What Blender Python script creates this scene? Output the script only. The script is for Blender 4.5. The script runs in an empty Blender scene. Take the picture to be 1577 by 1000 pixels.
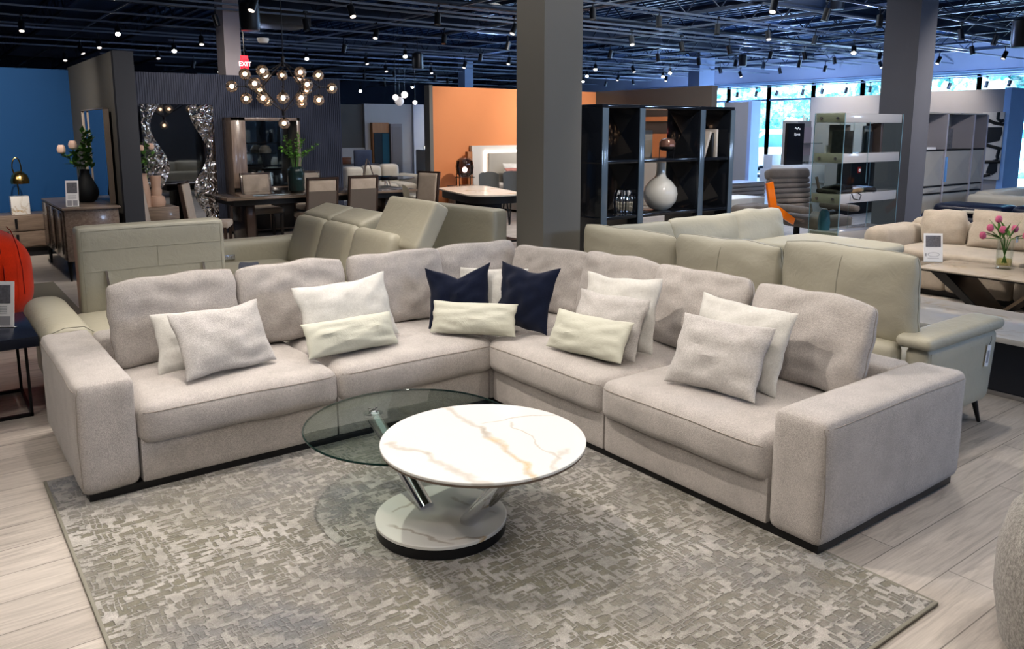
import bpy, bmesh, math, random
from mathutils import Vector, Matrix, noise
from math import sin, cos, pi, radians, tan, sqrt, atan2
V = Vector
COL = bpy.context.scene.collection
RND = random.Random(7)

# ---------------------------------------------------------------- camera model
F, CX, CY, PITCH, YAW, HC = 1232.7, 788.5, 404.6, .1647, .6405, 1.65
FW = V((sin(YAW)*cos(PITCH), cos(YAW)*cos(PITCH), -sin(PITCH)))
RT = V((cos(YAW), -sin(YAW), 0)); UP = RT.cross(FW); CAM = V((0, 0, HC))
def ray(x, y): return FW + RT*((x-CX)/F) + UP*((CY-y)/F)
def atz(x, y, z): d = ray(x, y); return CAM + d*((z-HC)/d.z)
def atx(x, y, v): d = ray(x, y); return CAM + d*(v/d.x)
def aty(x, y, v): d = ray(x, y); return CAM + d*(v/d.y)
def onplane(x, y, P, n): d = ray(x, y); return CAM + d*((P-CAM).dot(n)/d.dot(n))

# ---------------------------------------------------------------- materials
def new_mat(name):
    m = bpy.data.materials.new(name); m.use_nodes = True
    nt = m.node_tree; b = nt.nodes['Principled BSDF']
    return m, nt, b
def N(nt, t, **kw):
    n = nt.nodes.new(t)
    for k, v in kw.items():
        if k in n.inputs: n.inputs[k].default_value = v
        else: setattr(n, k, v)
    return n
def c4(c, k=1.0): return (c[0]*k, c[1]*k, c[2]*k, 1)
def coords(nt, scale=(1, 1, 1), rot=(0, 0, 0)):
    tc = N(nt, 'ShaderNodeTexCoord'); mp = N(nt, 'ShaderNodeMapping')
    mp.inputs['Scale'].default_value = scale; mp.inputs['Rotation'].default_value = rot
    nt.links.new(tc.outputs['Object'], mp.inputs['Vector']); return mp.outputs['Vector']
def ramp(nt, fac, stops, interp='LINEAR'):
    r = N(nt, 'ShaderNodeValToRGB'); r.color_ramp.interpolation = interp
    e = r.color_ramp.elements
    while len(e) < len(stops): e.new(.5)
    for i, (p, c) in enumerate(stops): e[i].position = p; e[i].color = c4(c) if not isinstance(c, (int, float)) else (c, c, c, 1)
    nt.links.new(fac, r.inputs['Fac']); return r.outputs['Color']
def noise_tex(nt, vec, scale, detail=3, rough=.5, dist=0):
    n = N(nt, 'ShaderNodeTexNoise'); n.inputs['Scale'].default_value = scale
    n.inputs['Detail'].default_value = detail; n.inputs['Roughness'].default_value = rough; n.inputs['Distortion'].default_value = dist
    nt.links.new(vec, n.inputs['Vector']); return n.outputs['Fac']
def mixc(nt, fac, a, b, mode='MIX'):
    m = N(nt, 'ShaderNodeMix'); m.data_type = 'RGBA'; m.blend_type = mode
    for s, v in ((0, fac), (6, a), (7, b)):
        if isinstance(v, bpy.types.NodeSocket): nt.links.new(v, m.inputs[s])
        elif isinstance(v, (int, float)): m.inputs[s].default_value = v if s == 0 else (v, v, v, 1)
        else: m.inputs[s].default_value = c4(v)
    return m.outputs[2]
def mathn(nt, op, a, b=0.0, clamp=False):
    m = N(nt, 'ShaderNodeMath', operation=op); m.use_clamp = clamp
    for s, v in ((0, a), (1, b)):
        if isinstance(v, bpy.types.NodeSocket): nt.links.new(v, m.inputs[s])
        else: m.inputs[s].default_value = v
    return m.outputs[0]
def bump(nt, b, h, strength=.3, dist=.01):
    n = N(nt, 'ShaderNodeBump'); n.inputs['Strength'].default_value = strength; n.inputs['Distance'].default_value = dist
    nt.links.new(h, n.inputs['Height']); nt.links.new(n.outputs['Normal'], b.inputs['Normal'])
def setc(nt, b, c):
    if isinstance(c, bpy.types.NodeSocket): nt.links.new(c, b.inputs['Base Color'])
    else: b.inputs['Base Color'].default_value = c4(c)
def plain(name, c, rough=.5, metal=0, var=.06, vs=3, emit=0, ecol=None, coat=0, spec=None):
    m, nt, b = new_mat(name)
    if var:
        f = noise_tex(nt, coords(nt), vs, 3)
        setc(nt, b, mixc(nt, f, tuple(x*(1-var) for x in c), tuple(min(1, x*(1+var)) for x in c)))
    else: setc(nt, b, c)
    b.inputs['Roughness'].default_value = rough; b.inputs['Metallic'].default_value = metal
    b.inputs['Coat Weight'].default_value = coat
    if spec is not None: b.inputs['Specular IOR Level'].default_value = spec
    if emit: b.inputs['Emission Color'].default_value = c4(ecol or c); b.inputs['Emission Strength'].default_value = emit
    return m
def fabric(name, c, heather=.16, scale=1, bmp=.35):
    m, nt, b = new_mat(name); v = coords(nt)
    f1 = noise_tex(nt, v, 260*scale, 2, .7); f2 = noise_tex(nt, v, 7, 4, .6); f3 = noise_tex(nt, v, 70*scale, 2, .6)
    a = ramp(nt, f1, [(.3, tuple(x*(1-heather) for x in c)), (.7, tuple(min(1, x*(1+heather)) for x in c))])
    k = ramp(nt, f2, [(.3, .9), (.7, 1.08)]); a = mixc(nt, 1.0, a, k, 'MULTIPLY')
    k3 = ramp(nt, f3, [(.3, .95), (.7, 1.04)]); a = mixc(nt, 1.0, a, k3, 'MULTIPLY')
    setc(nt, b, a); b.inputs['Roughness'].default_value = .95
    b.inputs['Sheen Weight'].default_value = .25; b.inputs['Sheen Roughness'].default_value = .5
    b.inputs['Specular IOR Level'].default_value = .15
    bump(nt, b, f1, bmp, .003); return m
def leather(name, c, rough=.42):
    m, nt, b = new_mat(name); v = coords(nt)
    f = noise_tex(nt, v, 4, 4, .6); setc(nt, b, mixc(nt, f, tuple(x*.94 for x in c), tuple(min(1, x*1.05) for x in c)))
    b.inputs['Roughness'].default_value = rough; b.inputs['Specular IOR Level'].default_value = .4
    g = noise_tex(nt, v, 12, 5, .65, .6); bump(nt, b, g, .25, .02); return m
def wood(name, c, c2, rough=.4, axis=0, scale=1.0, coat=0):
    m, nt, b = new_mat(name); s = [14*scale]*3; s[axis] = 1.2*scale
    v = coords(nt, s); f = noise_tex(nt, v, 2.2, 6, .6, .8)
    setc(nt, b, ramp(nt, f, [(.3, c), (.7, c2)])); b.inputs['Roughness'].default_value = rough
    b.inputs['Coat Weight'].default_value = coat; b.inputs['Coat Roughness'].default_value = .08
    return m
def marble(name, base=(.86, .85, .81), vein=(.42, .36, .28), scale=2.2, seed=0, rough=.12, gold=(.55, .36, .13)):
    m, nt, b = new_mat(name)
    tc = N(nt, 'ShaderNodeTexCoord'); mp = N(nt, 'ShaderNodeMapping'); mp.inputs['Location'].default_value = (seed, seed*.7, 0)
    mp.inputs['Rotation'].default_value = (0, 0, .5)
    nt.links.new(tc.outputs['Object'], mp.inputs['Vector']); v = mp.outputs['Vector']
    n1 = noise_tex(nt, v, scale, 6, .55, .35); d = mathn(nt, 'ABSOLUTE', mathn(nt, 'SUBTRACT', n1, .5))
    k = ramp(nt, d, [(0, 1), (.012, .55), (.03, 0)])
    n2 = noise_tex(nt, v, scale*.7, 2, .5); msk = ramp(nt, n2, [(.42, 0), (.62, 1)])
    k = mixc(nt, 1.0, k, msk, 'MULTIPLY')
    n3 = noise_tex(nt, v, scale*2.4, 6, .6, .5); d3 = mathn(nt, 'ABSOLUTE', mathn(nt, 'SUBTRACT', n3, .5))
    k3 = ramp(nt, d3, [(0, .35), (.008, 0)]); col = mixc(nt, k, base, vein)
    g = ramp(nt, noise_tex(nt, v, 5, 3), [(.45, 0), (.65, .8)]); veincol = mixc(nt, g, vein, gold)
    col = mixc(nt, k, base, veincol); col = mixc(nt, mixc(nt, 1.0, k3, msk, 'MULTIPLY'), col, vein)
    setc(nt, b, col); b.inputs['Roughness'].default_value = rough; return m
def thin_glass(name, tint=(.85, .95, .93), refl=.12, rough=.0, base=0):
    m = bpy.data.materials.new(name); m.use_nodes = True; nt = m.node_tree; nt.nodes.clear()
    o = N(nt, 'ShaderNodeOutputMaterial'); t = N(nt, 'ShaderNodeBsdfTransparent'); g = N(nt, 'ShaderNodeBsdfGlossy')
    t.inputs['Color'].default_value = c4(tint); g.inputs['Roughness'].default_value = rough; g.inputs['Color'].default_value = (1, 1, 1, 1)
    mx = N(nt, 'ShaderNodeMixShader'); lw = N(nt, 'ShaderNodeLayerWeight'); lw.inputs['Blend'].default_value = .35
    f = mathn(nt, 'MULTIPLY', lw.outputs['Fresnel'], refl*5, True)
    if base: f = mathn(nt, 'ADD', f, base, True)
    nt.links.new(f, mx.inputs[0]); nt.links.new(t.outputs[0], mx.inputs[1]); nt.links.new(g.outputs[0], mx.inputs[2])
    nt.links.new(mx.outputs[0], o.inputs['Surface']); return m

def veined(name, base, lines, vein=(.46, .41, .35), gold=(.62, .42, .18), rough=.1, seed=0):
    """stone with hand-placed wandering veins: lines = (p, q, width, strength, gold)"""
    m, nt, b = new_mat(name); tc = N(nt, 'ShaderNodeTexCoord'); v = tc.outputs['Object']
    n1 = N(nt, 'ShaderNodeTexNoise'); n1.inputs['Scale'].default_value = 5; n1.inputs['Detail'].default_value = 4; n1.inputs['Roughness'].default_value = .5; nt.links.new(v, n1.inputs['Vector'])
    sb = N(nt, 'ShaderNodeVectorMath', operation='SUBTRACT'); sb.inputs[1].default_value = (.5, .5, .5); nt.links.new(n1.outputs['Color'], sb.inputs[0])
    sc = N(nt, 'ShaderNodeVectorMath', operation='SCALE'); sc.inputs['Scale'].default_value = .17; nt.links.new(sb.outputs[0], sc.inputs[0])
    ad = N(nt, 'ShaderNodeVectorMath', operation='ADD'); nt.links.new(v, ad.inputs[0]); nt.links.new(sc.outputs[0], ad.inputs[1]); w = ad.outputs[0]
    col = mixc(nt, noise_tex(nt, v, 3, 3), base, tuple(x*.965 for x in base)); fine = noise_tex(nt, v, 26, 5, .7)
    for (p, q, wd, st, g) in lines:
        p, q = V((*p, 0)), V((*q, 0)); L = (q-p).length; d = (q-p)/L; n = V((-d.y, d.x, 0))
        def dot(vec, c):
            k = N(nt, 'ShaderNodeVectorMath', operation='DOT_PRODUCT'); nt.links.new(w, k.inputs[0]); k.inputs[1].default_value = vec
            return mathn(nt, 'SUBTRACT', k.outputs['Value'], c)
        dist = mathn(nt, 'ABSOLUTE', dot(n, n.dot(p))); al = dot(d, d.dot((p+q)/2)); al = mathn(nt, 'ABSOLUTE', al)
        dist = mathn(nt, 'ADD', dist, mathn(nt, 'MULTIPLY', mathn(nt, 'SUBTRACT', fine, .5), wd*1.1))
        a1 = ramp(nt, mathn(nt, 'DIVIDE', dist, wd), [(.0, st), (.55, st*.6), (1, 0)]); a2 = ramp(nt, mathn(nt, 'DIVIDE', al, L/2), [(.85, 1), (1, 0)])
        k = mixc(nt, 1.0, a1, a2, 'MULTIPLY'); vc = mixc(nt, ramp(nt, noise_tex(nt, v, 9, 3), [(.42, 0), (.6, 1)]), vein, gold) if g else vein
        col = mixc(nt, k, col, vc)
    setc(nt, b, col); b.inputs['Roughness'].default_value = rough; return m

# ---------------------------------------------------------------- mesh builder
class MB:
    def __init__(s): s.bm = bmesh.new()
    def add(s, b2, mtx=None):
        if mtx is not None: bmesh.ops.transform(b2, matrix=mtx, verts=b2.verts)
        me = bpy.data.meshes.new('t'); b2.to_mesh(me); b2.free(); s.bm.from_mesh(me); bpy.data.meshes.remove(me); return s
    def box(s, x0, x1, y0, y1, z0, z1, bev=0, seg=2, m=None):
        b = bmesh.new(); bmesh.ops.create_cube(b, size=1)
        bmesh.ops.scale(b, vec=(abs(x1-x0), abs(y1-y0), abs(z1-z0)), verts=b.verts)
        bmesh.ops.translate(b, vec=((x0+x1)/2, (y0+y1)/2, (z0+z1)/2), verts=b.verts)
        if bev: bmesh.ops.bevel(b, geom=b.edges[:], offset=min(bev, .49*min(abs(x1-x0), abs(y1-y0), abs(z1-z0))), segments=seg, affect='EDGES', profile=.5)
        return s.add(b, m)
    def bar(s, p, q, w, h=None, bev=0, up=V((0, 0, 1))):
        p, q = V(p), V(q); h = h or w; d = q-p; L = d.length; zt = d.normalized()
        if abs(zt.dot(up)) > .98: up = V((0, 1, 0))
        xt = up.cross(zt).normalized(); yt = zt.cross(xt)
        m = Matrix((xt, yt, zt)).transposed().to_4x4(); m.translation = (p+q)/2
        return s.box(-w/2, w/2, -h/2, h/2, -L/2, L/2, bev, 2, m)
    def cyl(s, p, q, r, r2=None, seg=16, caps=True):
        p, q = V(p), V(q); d = q-p; b = bmesh.new()
        bmesh.ops.create_cone(b, cap_ends=caps, segments=seg, radius1=r, radius2=r if r2 is None else r2, depth=d.length)
        m = d.to_track_quat('Z', 'Y').to_matrix().to_4x4(); m.translation = (p+q)/2
        return s.add(b, m)
    def sph(s, c, r, sc=(1, 1, 1), seg=16):
        b = bmesh.new(); bmesh.ops.create_uvsphere(b, u_segments=seg, v_segments=max(6, seg*2//3), radius=r)
        return s.add(b, Matrix.Translation(V(c)) @ Matrix.Diagonal((*sc, 1)))
    def lathe(s, prof, c=(0, 0, 0), seg=32, m=None, rib=0, nr=0):
        b = bmesh.new(); rows = []
        for r, z in prof:
            if r < 1e-5: rows.append([b.verts.new((0, 0, z))])
            else: rows.append([b.verts.new((r*(1+rib*cos(nr*2*pi*i/seg))*cos(2*pi*i/seg), r*(1+rib*cos(nr*2*pi*i/seg))*sin(2*pi*i/seg), z)) for i in range(seg)])
        for A, B in zip(rows, rows[1:]):
            for i in range(seg):
                j = (i+1) % seg
                if len(A) == 1 and len(B) == 1: continue
                if len(A) == 1: b.faces.new((A[0], B[i], B[j]))
                elif len(B) == 1: b.faces.new((A[i], A[j], B[0]))
                else: b.faces.new((A[i], A[j], B[j], B[i]))
        mm = Matrix.Translation(V(c)); return s.add(b, mm if m is None else m @ mm)
    def tube(s, pts, r, seg=8, closed=False):
        pts = [V(p) for p in pts]; n = len(pts); b = bmesh.new(); rings = []
        rr = r if isinstance(r, (list, tuple)) else [r]*n; pu = None
        for i, p in enumerate(pts):
            a = pts[(i-1) % n] if (closed or i) else p; c = pts[(i+1) % n] if (closed or i < n-1) else p
            t = (c-a).normalized()
            if pu is None: pu = t.cross(V((0, 0, 1))) if abs(t.z) < .95 else t.cross(V((0, 1, 0)))
            u = (pu - t*pu.dot(t)).normalized(); w = t.cross(u); pu = u
            rings.append([b.verts.new(p + (u*cos(2*pi*k/seg) + w*sin(2*pi*k/seg))*rr[i]) for k in range(seg)])
        for i in range(n if closed else n-1):
            A, B = rings[i], rings[(i+1) % n]
            for k in range(seg): b.faces.new((A[k], A[(k+1) % seg], B[(k+1) % seg], B[k]))
        if not closed:
            b.faces.new(rings[0][::-1]); b.faces.new(rings[-1])
        return s.add(b)
    def poly(s, pts, th=None, d=None):
        """a flat polygon; with th, extruded along d"""
        b = bmesh.new(); vs = [b.verts.new(V(p)) for p in pts]; f = b.faces.new(vs)
        if th:
            r = bmesh.ops.extrude_face_region(b, geom=[f]); e = V(d or (0, 0, 1))*th
            bmesh.ops.translate(b, vec=e, verts=[v for v in r['geom'] if isinstance(v, bmesh.types.BMVert)])
            bmesh.ops.recalc_face_normals(b, faces=b.faces)
        return s.add(b)
    def soft(s, x0, x1, y0, y1, z0, z1, r=.05, crown=0, bulge=0, n=14, wr=0, seed=0, m=None):
        """upholstered block with rolled edges, a crowned top and slightly bulging sides"""
        b = bmesh.new(); bmesh.ops.create_cube(b, size=2); bmesh.ops.subdivide_edges(b, edges=b.edges[:], cuts=n, use_grid_fill=True)
        h = V(((x1-x0)/2, (y1-y0)/2, (z1-z0)/2)); c = V(((x0+x1)/2, (y0+y1)/2, (z0+z1)/2)); r = min(r, h.x*.98, h.y*.98, h.z*.98)
        for v in b.verts:
            u = V([sin(max(-1, min(1, k))*pi/2) for k in v.co]); p = V((u.x*h.x, u.y*h.y, u.z*h.z))
            inn = V([max(-(h[i]-r), min(h[i]-r, p[i])) for i in range(3)]); d = p-inn
            q = inn + (d.normalized()*r if d.length > 1e-6 else V())
            if d.length <= 1e-6: q = p
            ex, ey, ez = q.x/h.x, q.y/h.y, q.z/h.z
            if crown: q.z += crown*max(0, ez)*(1-ex*ex)*(1-ey*ey)
            if bulge: q.y += bulge*ey*(1-ez*ez)*(1-ex**4); q.x += bulge*ex*(1-ez*ez)*(1-ey**4)
            if wr:
                nn = noise.noise_vector((q + V((seed*3.1, seed*1.7, 0)))*6)*wr; q += nn
            v.co = q + c
        return s.add(b, m)
    def pillow(s, w, h, t, pinch=.06, e=.42, n=22, wr=.006, seed=0, sag=0, m=None, rnd=0, chop=0):
        """a filled cushion: width x, thickness y, height z with its lower edge at z=0"""
        b = bmesh.new(); G = [{}, {}]
        for side in (0, 1):
            for i in range(n+1):
                for j in range(n+1):
                    u = sin((i/n-.5)*pi); v = sin((j/n-.5)*pi)
                    if side and (i in (0, n) or j in (0, n)): G[1][i, j] = G[0][i, j]; continue
                    x = w/2*u*(1-pinch*(1-v*v)); z = h/2*v*(1-pinch*(1-u*u))
                    if rnd: k = 1-rnd*abs(u*v)**5; x *= k; z *= k
                    if chop: z -= chop*h*(1-abs(u))**1.3*max(0, v)
                    th = t/2*(max(0, (1-u*u)*(1-v*v)))**e
                    th *= 1 - sag*(v*.5)
                    pz = noise.noise(V((u*1.6+seed*5.3, v*1.6, seed*2.1+side)))*.12
                    edge = max(abs(u), abs(v)); wk = noise.noise(V((u*3.2+seed*9.1, v*3.2+seed, side*3)))*wr*(1-edge**6)*1.6
                    y = (th*(1+pz) + (wk if edge < .999 else 0))*(1 if side else -1)
                    q = V((x, y, z + h/2)); q += V((noise.noise(V((seed, v*2.2, 1)))*.010*w/.5*abs(u), 0, noise.noise(V((seed+7, u*1.6, 1)))*.018*h/.5*abs(v)))
                    G[side][i, j] = b.verts.new(q)
        g = G[0]; ring = [g[i, 0] for i in range(n)]+[g[n, j] for j in range(n)]+[g[i, n] for i in range(n, 0, -1)]+[g[0, j] for j in range(n, 0, -1)]
        s.edge = [(m @ q.co) if m is not None else q.co.copy() for q in ring]
        for side in (0, 1):
            g = G[side]
            for i in range(n):
                for j in range(n):
                    f = (g[i, j], g[i+1, j], g[i+1, j+1], g[i, j+1]); b.faces.new(f if not side else f[::-1])
        return s.add(b, m)

WM = {}
def drape(par, pts, d, off=.0012):
    """move world points along d until they lie on the surface of a part"""
    from mathutils.bvhtree import BVHTree
    me = par.data; M_ = WM[par]; bv = BVHTree.FromPolygons([M_ @ v.co for v in me.vertices], [p.vertices[:] for p in me.polygons]); d = V(d).normalized(); out = []
    for p in pts:
        p = V(p); h = bv.ray_cast(p-d*.3, d)
        out.append((h[0]-d*off) if h[0] is not None else p)
    return out
def refine(pts, n=8):
    pts = [V(p) for p in pts]; out = []
    for a, b in zip(pts, pts[1:]): out += [a.lerp(b, k/n) for k in range(n)]
    return out+[pts[-1]]
def props(o, label=None, cat=None, group=None, kind=None):
    if label: o['label'] = label
    if cat: o['category'] = cat
    if group: o['group'] = group
    if kind: o['kind'] = kind
def thing(name, label, cat, loc=(0, 0, 0), rz=0, group=None):
    o = bpy.data.objects.new(name, None); COL.objects.link(o); o.empty_display_size = .1
    o.location = loc; o.rotation_euler = (0, 0, rz)
    WM[o] = Matrix.Translation(V(loc)) @ Matrix.Rotation(rz, 4, 'Z'); props(o, label, cat, group); return o
def mk(name, mb, mat, smooth=True):
    me = bpy.data.meshes.new(name); bmesh.ops.recalc_face_normals(mb.bm, faces=mb.bm.faces) if False else None
    mb.bm.to_mesh(me); mb.bm.free()
    if mat: me.materials.append(mat)
    if smooth:
        me.polygons.foreach_set('use_smooth', [True]*len(me.polygons))
        try: me.set_sharp_from_angle(angle=radians(38))
        except Exception: pass
    o = bpy.data.objects.new(name, me); COL.objects.link(o); return o
def P(name, mb, mat, parent, label=None, smooth=True, world=False):
    """a part, built in its thing's own coordinates (world=True: given in world coordinates)"""
    o = mk(name, mb, mat, smooth); o.parent = parent
    WM[o] = WM[parent]
    if world: o.data.transform(WM[parent].inverted())
    if label: o['label'] = label
    return o
def PW(name, mb, mat, parent, label=None, smooth=True): return P(name, mb, mat, parent, label, smooth, True)
def T(name, mb, mat, label, cat, loc=None, rz=0, group=None, smooth=True, mtx=None):
    """a thing that is one mesh; built in local coordinates when loc or mtx is given"""
    o = mk(name, mb, mat, smooth); m = Matrix.Identity(4)
    if mtx is not None: m = mtx
    elif loc is not None: m = Matrix.Translation(V(loc)) @ Matrix.Rotation(rz, 4, 'Z')
    else:
        bb = [V(c) for c in o.bound_box]; c = sum(bb, V())/8; c.z = min(b.z for b in bb)
        m = Matrix.Translation(c); o.data.transform(m.inverted())
    o.matrix_world = m; WM[o] = m; props(o, label, cat, group); return o
def S(name, mb, mat, smooth=False):
    o = mk(name, mb, mat, smooth); o['kind'] = 'structure'; WM[o] = Matrix.Identity(4); return o
def dup(root, loc, rz=0, label=None, group=None):
    r = root.copy(); COL.objects.link(r); r.location = loc; r.rotation_euler = (0, 0, rz)
    if label: r['label'] = label
    if group: r['group'] = group
    for ch in list(root.children):
        c = ch.copy(); COL.objects.link(c); c.parent = r
        for g in list(ch.children):
            d = g.copy(); COL.objects.link(d); d.parent = c
    WM[r] = Matrix.Translation(V(loc)) @ Matrix.Rotation(rz, 4, 'Z'); return r
def B(*a, **k): return MB().box(*a, **k)
def text_mesh(txt, size, m, ext=.0005):
    """flat lettering as a mesh builder"""
    cu = bpy.data.curves.new('lettering', 'FONT'); cu.body = txt; cu.size = size; cu.extrude = ext; cu.align_x = 'CENTER'; cu.align_y = 'CENTER'
    o = bpy.data.objects.new('lettering', cu); COL.objects.link(o); dg = bpy.context.evaluated_depsgraph_get()
    me = bpy.data.meshes.new_from_object(o.evaluated_get(dg)); bpy.data.objects.remove(o); bpy.data.curves.remove(cu)
    mb = MB(); me.transform(m); mb.bm.from_mesh(me); bpy.data.meshes.remove(me); return mb

# palette
FAB = fabric('heathered taupe fabric', (.455, .425, .405), .26)
FABL = fabric('ivory fabric', (.60, .59, .56), .1)
FABG = fabric('grey woven fabric', (.48, .46, .445), .26)
CREAM = leather('cream suede', (.54, .54, .465), .75)
NAVY = fabric('navy velvet', (.006, .010, .028), .2, 1, .1)
LEA = leather('pale sage leather', (.50, .475, .385))
LEAD = plain('dark seam', (.06, .055, .05), .8, var=0)
SEAM = plain('seam thread', (.33, .30, .27), .9, var=0)
LSEAM = plain('leather seam', (.36, .35, .29), .7, var=0)
BLK = plain('black lacquer', (.012, .012, .014), .35)
BLKM = plain('black metal', (.018, .018, .02), .4, .6)
CHROME = plain('polished chrome', (.82, .82, .84), .06, 1, var=0)
STEEL = plain('brushed steel', (.55, .55, .56), .25, 1, var=0)
WHITE = plain('white paint', (.8, .8, .79), .5)
PAPER = plain('paper', (.85, .85, .86), .6, var=0)
INK = plain('printed ink', (.05, .05, .06), .6, var=0)
LEAP = leather('grey sage leather', (.40, .385, .32))
INKG = plain('printed grey', (.35, .35, .38), .6, var=0)
GREEN = plain('leaf green', (.10, .22, .05), .5, var=.3, vs=30)
GREEND = plain('deep leaf green', (.05, .13, .04), .5, var=.3, vs=30)
BRASS = plain('brass', (.55, .40, .16), .22, 1, var=0)
GLASS = thin_glass('clear glass')
GLASSD = thin_glass('smoked green glass', (.76, .82, .79), .14)
# ---------------------------------------------------------------- the setting
def floor_mat():
    m, nt, b = new_mat('grey oak planks'); v = coords(nt)
    def brick(c1, c2, mo):
        t = N(nt, 'ShaderNodeTexBrick'); t.offset = .37; t.inputs['Scale'].default_value = 1
        t.inputs['Brick Width'].default_value = 1.5; t.inputs['Row Height'].default_value = .21
        t.inputs['Mortar Size'].default_value = .0022; t.inputs['Mortar Smooth'].default_value = .1; t.inputs['Bias'].default_value = 0
        t.inputs['Color1'].default_value = c4(c1); t.inputs['Color2'].default_value = c4(c2); t.inputs['Mortar'].default_value = c4(mo)
        nt.links.new(v, t.inputs['Vector']); return t
    t = brick((.56, .515, .47), (.47, .43, .39), (.22, .2, .18)); nt.links.new(v, t.inputs['Vector'])
    v2 = coords(nt, (1.1, 13, 1)); g = noise_tex(nt, v2, 2.2, 7, .62, 1.2); g = ramp(nt, g, [(.28, .70), (.5, .98), (.72, 1.16)])
    v3 = coords(nt, (3, 60, 1)); g3 = ramp(nt, noise_tex(nt, v3, 3, 3), [(.3, .93), (.7, 1.05)])
    c = mixc(nt, 1.0, t.outputs['Color'], g, 'MULTIPLY'); c = mixc(nt, 1.0, c, g3, 'MULTIPLY'); setc(nt, b, c)
    b.inputs['Roughness'].default_value = .38; b.inputs['Specular IOR Level'].default_value = .4
    bump(nt, b, t.outputs['Fac'], -.3, .002); return m
def rug_mat():
    m, nt, b = new_mat('carved rug pile'); v = coords(nt)
    nz = N(nt, 'ShaderNodeTexNoise'); nz.inputs['Scale'].default_value = 38; nz.inputs['Detail'].default_value = 2; nt.links.new(v, nz.inputs['Vector'])
    sc = N(nt, 'ShaderNodeVectorMath', operation='SCALE'); sc.inputs['Scale'].default_value = .020; nt.links.new(nz.outputs['Color'], sc.inputs[0])
    off = N(nt, 'ShaderNodeVectorMath', operation='ADD'); nt.links.new(v, off.inputs[0]); nt.links.new(sc.outputs[0], off.inputs[1])
    sp = N(nt, 'ShaderNodeSeparateXYZ'); nt.links.new(off.outputs[0], sp.inputs[0])
    def dashes(A, Bx, la, lb, th, seed):
        """recesses: long along A, narrow across Bx, placed at random with raised lines left between"""
        row = mathn(nt, 'FLOOR', mathn(nt, 'DIVIDE', Bx, lb)); wn = N(nt, 'ShaderNodeTexWhiteNoise', noise_dimensions='1D'); nt.links.new(mathn(nt, 'ADD', row, seed), wn.inputs['W'])
        u = mathn(nt, 'ADD', mathn(nt, 'DIVIDE', A, la), mathn(nt, 'MULTIPLY', wn.outputs['Value'], 7.0)); w2 = N(nt, 'ShaderNodeTexWhiteNoise', noise_dimensions='2D')
        cb = N(nt, 'ShaderNodeCombineXYZ'); nt.links.new(mathn(nt, 'FLOOR', u), cb.inputs[0]); nt.links.new(row, cb.inputs[1]); nt.links.new(cb.outputs[0], w2.inputs['Vector'])
        on = mathn(nt, 'GREATER_THAN', w2.outputs['Value'], th)
        fu = mathn(nt, 'ABSOLUTE', mathn(nt, 'SUBTRACT', mathn(nt, 'FRACT', u), .5)); fv = mathn(nt, 'ABSOLUTE', mathn(nt, 'SUBTRACT', mathn(nt, 'FRACT', mathn(nt, 'DIVIDE', Bx, lb)), .5))
        e = mathn(nt, 'MULTIPLY', ramp(nt, fu, [(.40, 1), (.47, 0)]), ramp(nt, fv, [(.30, 1), (.44, 0)]))
        return mathn(nt, 'MULTIPLY', on, e)
    X_, Y_ = sp.outputs[0], sp.outputs[1]
    h = dashes(X_, Y_, .062, .017, .42, 0); w_ = dashes(Y_, X_, .055, .019, .42, 50); big = dashes(X_, Y_, .05, .042, .72, 90)
    sel = ramp(nt, noise_tex(nt, v, 9, 2), [(.47, 0), (.53, 1)]); d = mixc(nt, sel, h, w_); d = mixc(nt, 1.0, d, big, 'LIGHTEN')
    l = mathn(nt, 'SUBTRACT', 1.0, d)
    wear = ramp(nt, noise_tex(nt, v, 1.9, 5, .65), [(.38, .22), (.60, 1)]); l2 = mixc(nt, 1.0, l, wear, 'MULTIPLY')
    base = ramp(nt, noise_tex(nt, v, 1.0, 4, .6), [(.35, (.185, .195, .215)), (.48, (.24, .23, .205)), (.62, (.21, .20, .155))])
    fine = ramp(nt, noise_tex(nt, v, 210, 2, .7), [(.25, .72), (.75, 1.22)]); mott = ramp(nt, noise_tex(nt, v, 26, 3), [(.3, .85), (.7, 1.15)])
    col = mixc(nt, l2, base, (.47, .45, .425)); col = mixc(nt, 1.0, col, fine, 'MULTIPLY'); col = mixc(nt, 1.0, col, mott, 'MULTIPLY'); setc(nt, b, col)
    b.inputs['Roughness'].default_value = .9; b.inputs['Sheen Weight'].default_value = .3; b.inputs['Specular IOR Level'].default_value = .15
    bump(nt, b, l, .9, .006); return m
S('floor', B(-6, 24, -5, 34, -.2, 0), floor_mat())
S('exterior_ground', B(24.01, 75, -25, 75, -.5, -.12), plain('pale concrete outside', (.62, .64, .66), .9))
CEILM = plain('navy painted deck', (.03, .05, .10), .6)
deck = MB().box(-6, 24, -5, 34, 4.32, 4.45)
for i in range(75): x = 4+i*.27; deck.box(x, x+.09, 4, 34, 4.26, 4.32)
S('ceiling', deck, plain('corrugated deck', (.05, .10, .20), .45))
TRUSS = plain('truss paint', (.016, .028, .055), .5)
for k, x in enumerate([2.5, 4.4, 6.3, 8.2, 10.1, 12.0, 13.9, 15.8, 17.7, 19.6, 21.5, 23.2]):
    mb = MB(); mb.box(x-.035, x+.035, 5, 34, 4.18, 4.25); mb.box(x-.03, x+.03, 5, 34, 3.78, 3.83)
    y = 5.0; i = 0
    while y < 33.5:
        mb.bar((x, y, 4.2 if i % 2 else 3.81), (x, y+.4, 3.81 if i % 2 else 4.2), .018); y += .4; i += 1
    S('ceiling_joist', mb, TRUSS)
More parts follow.
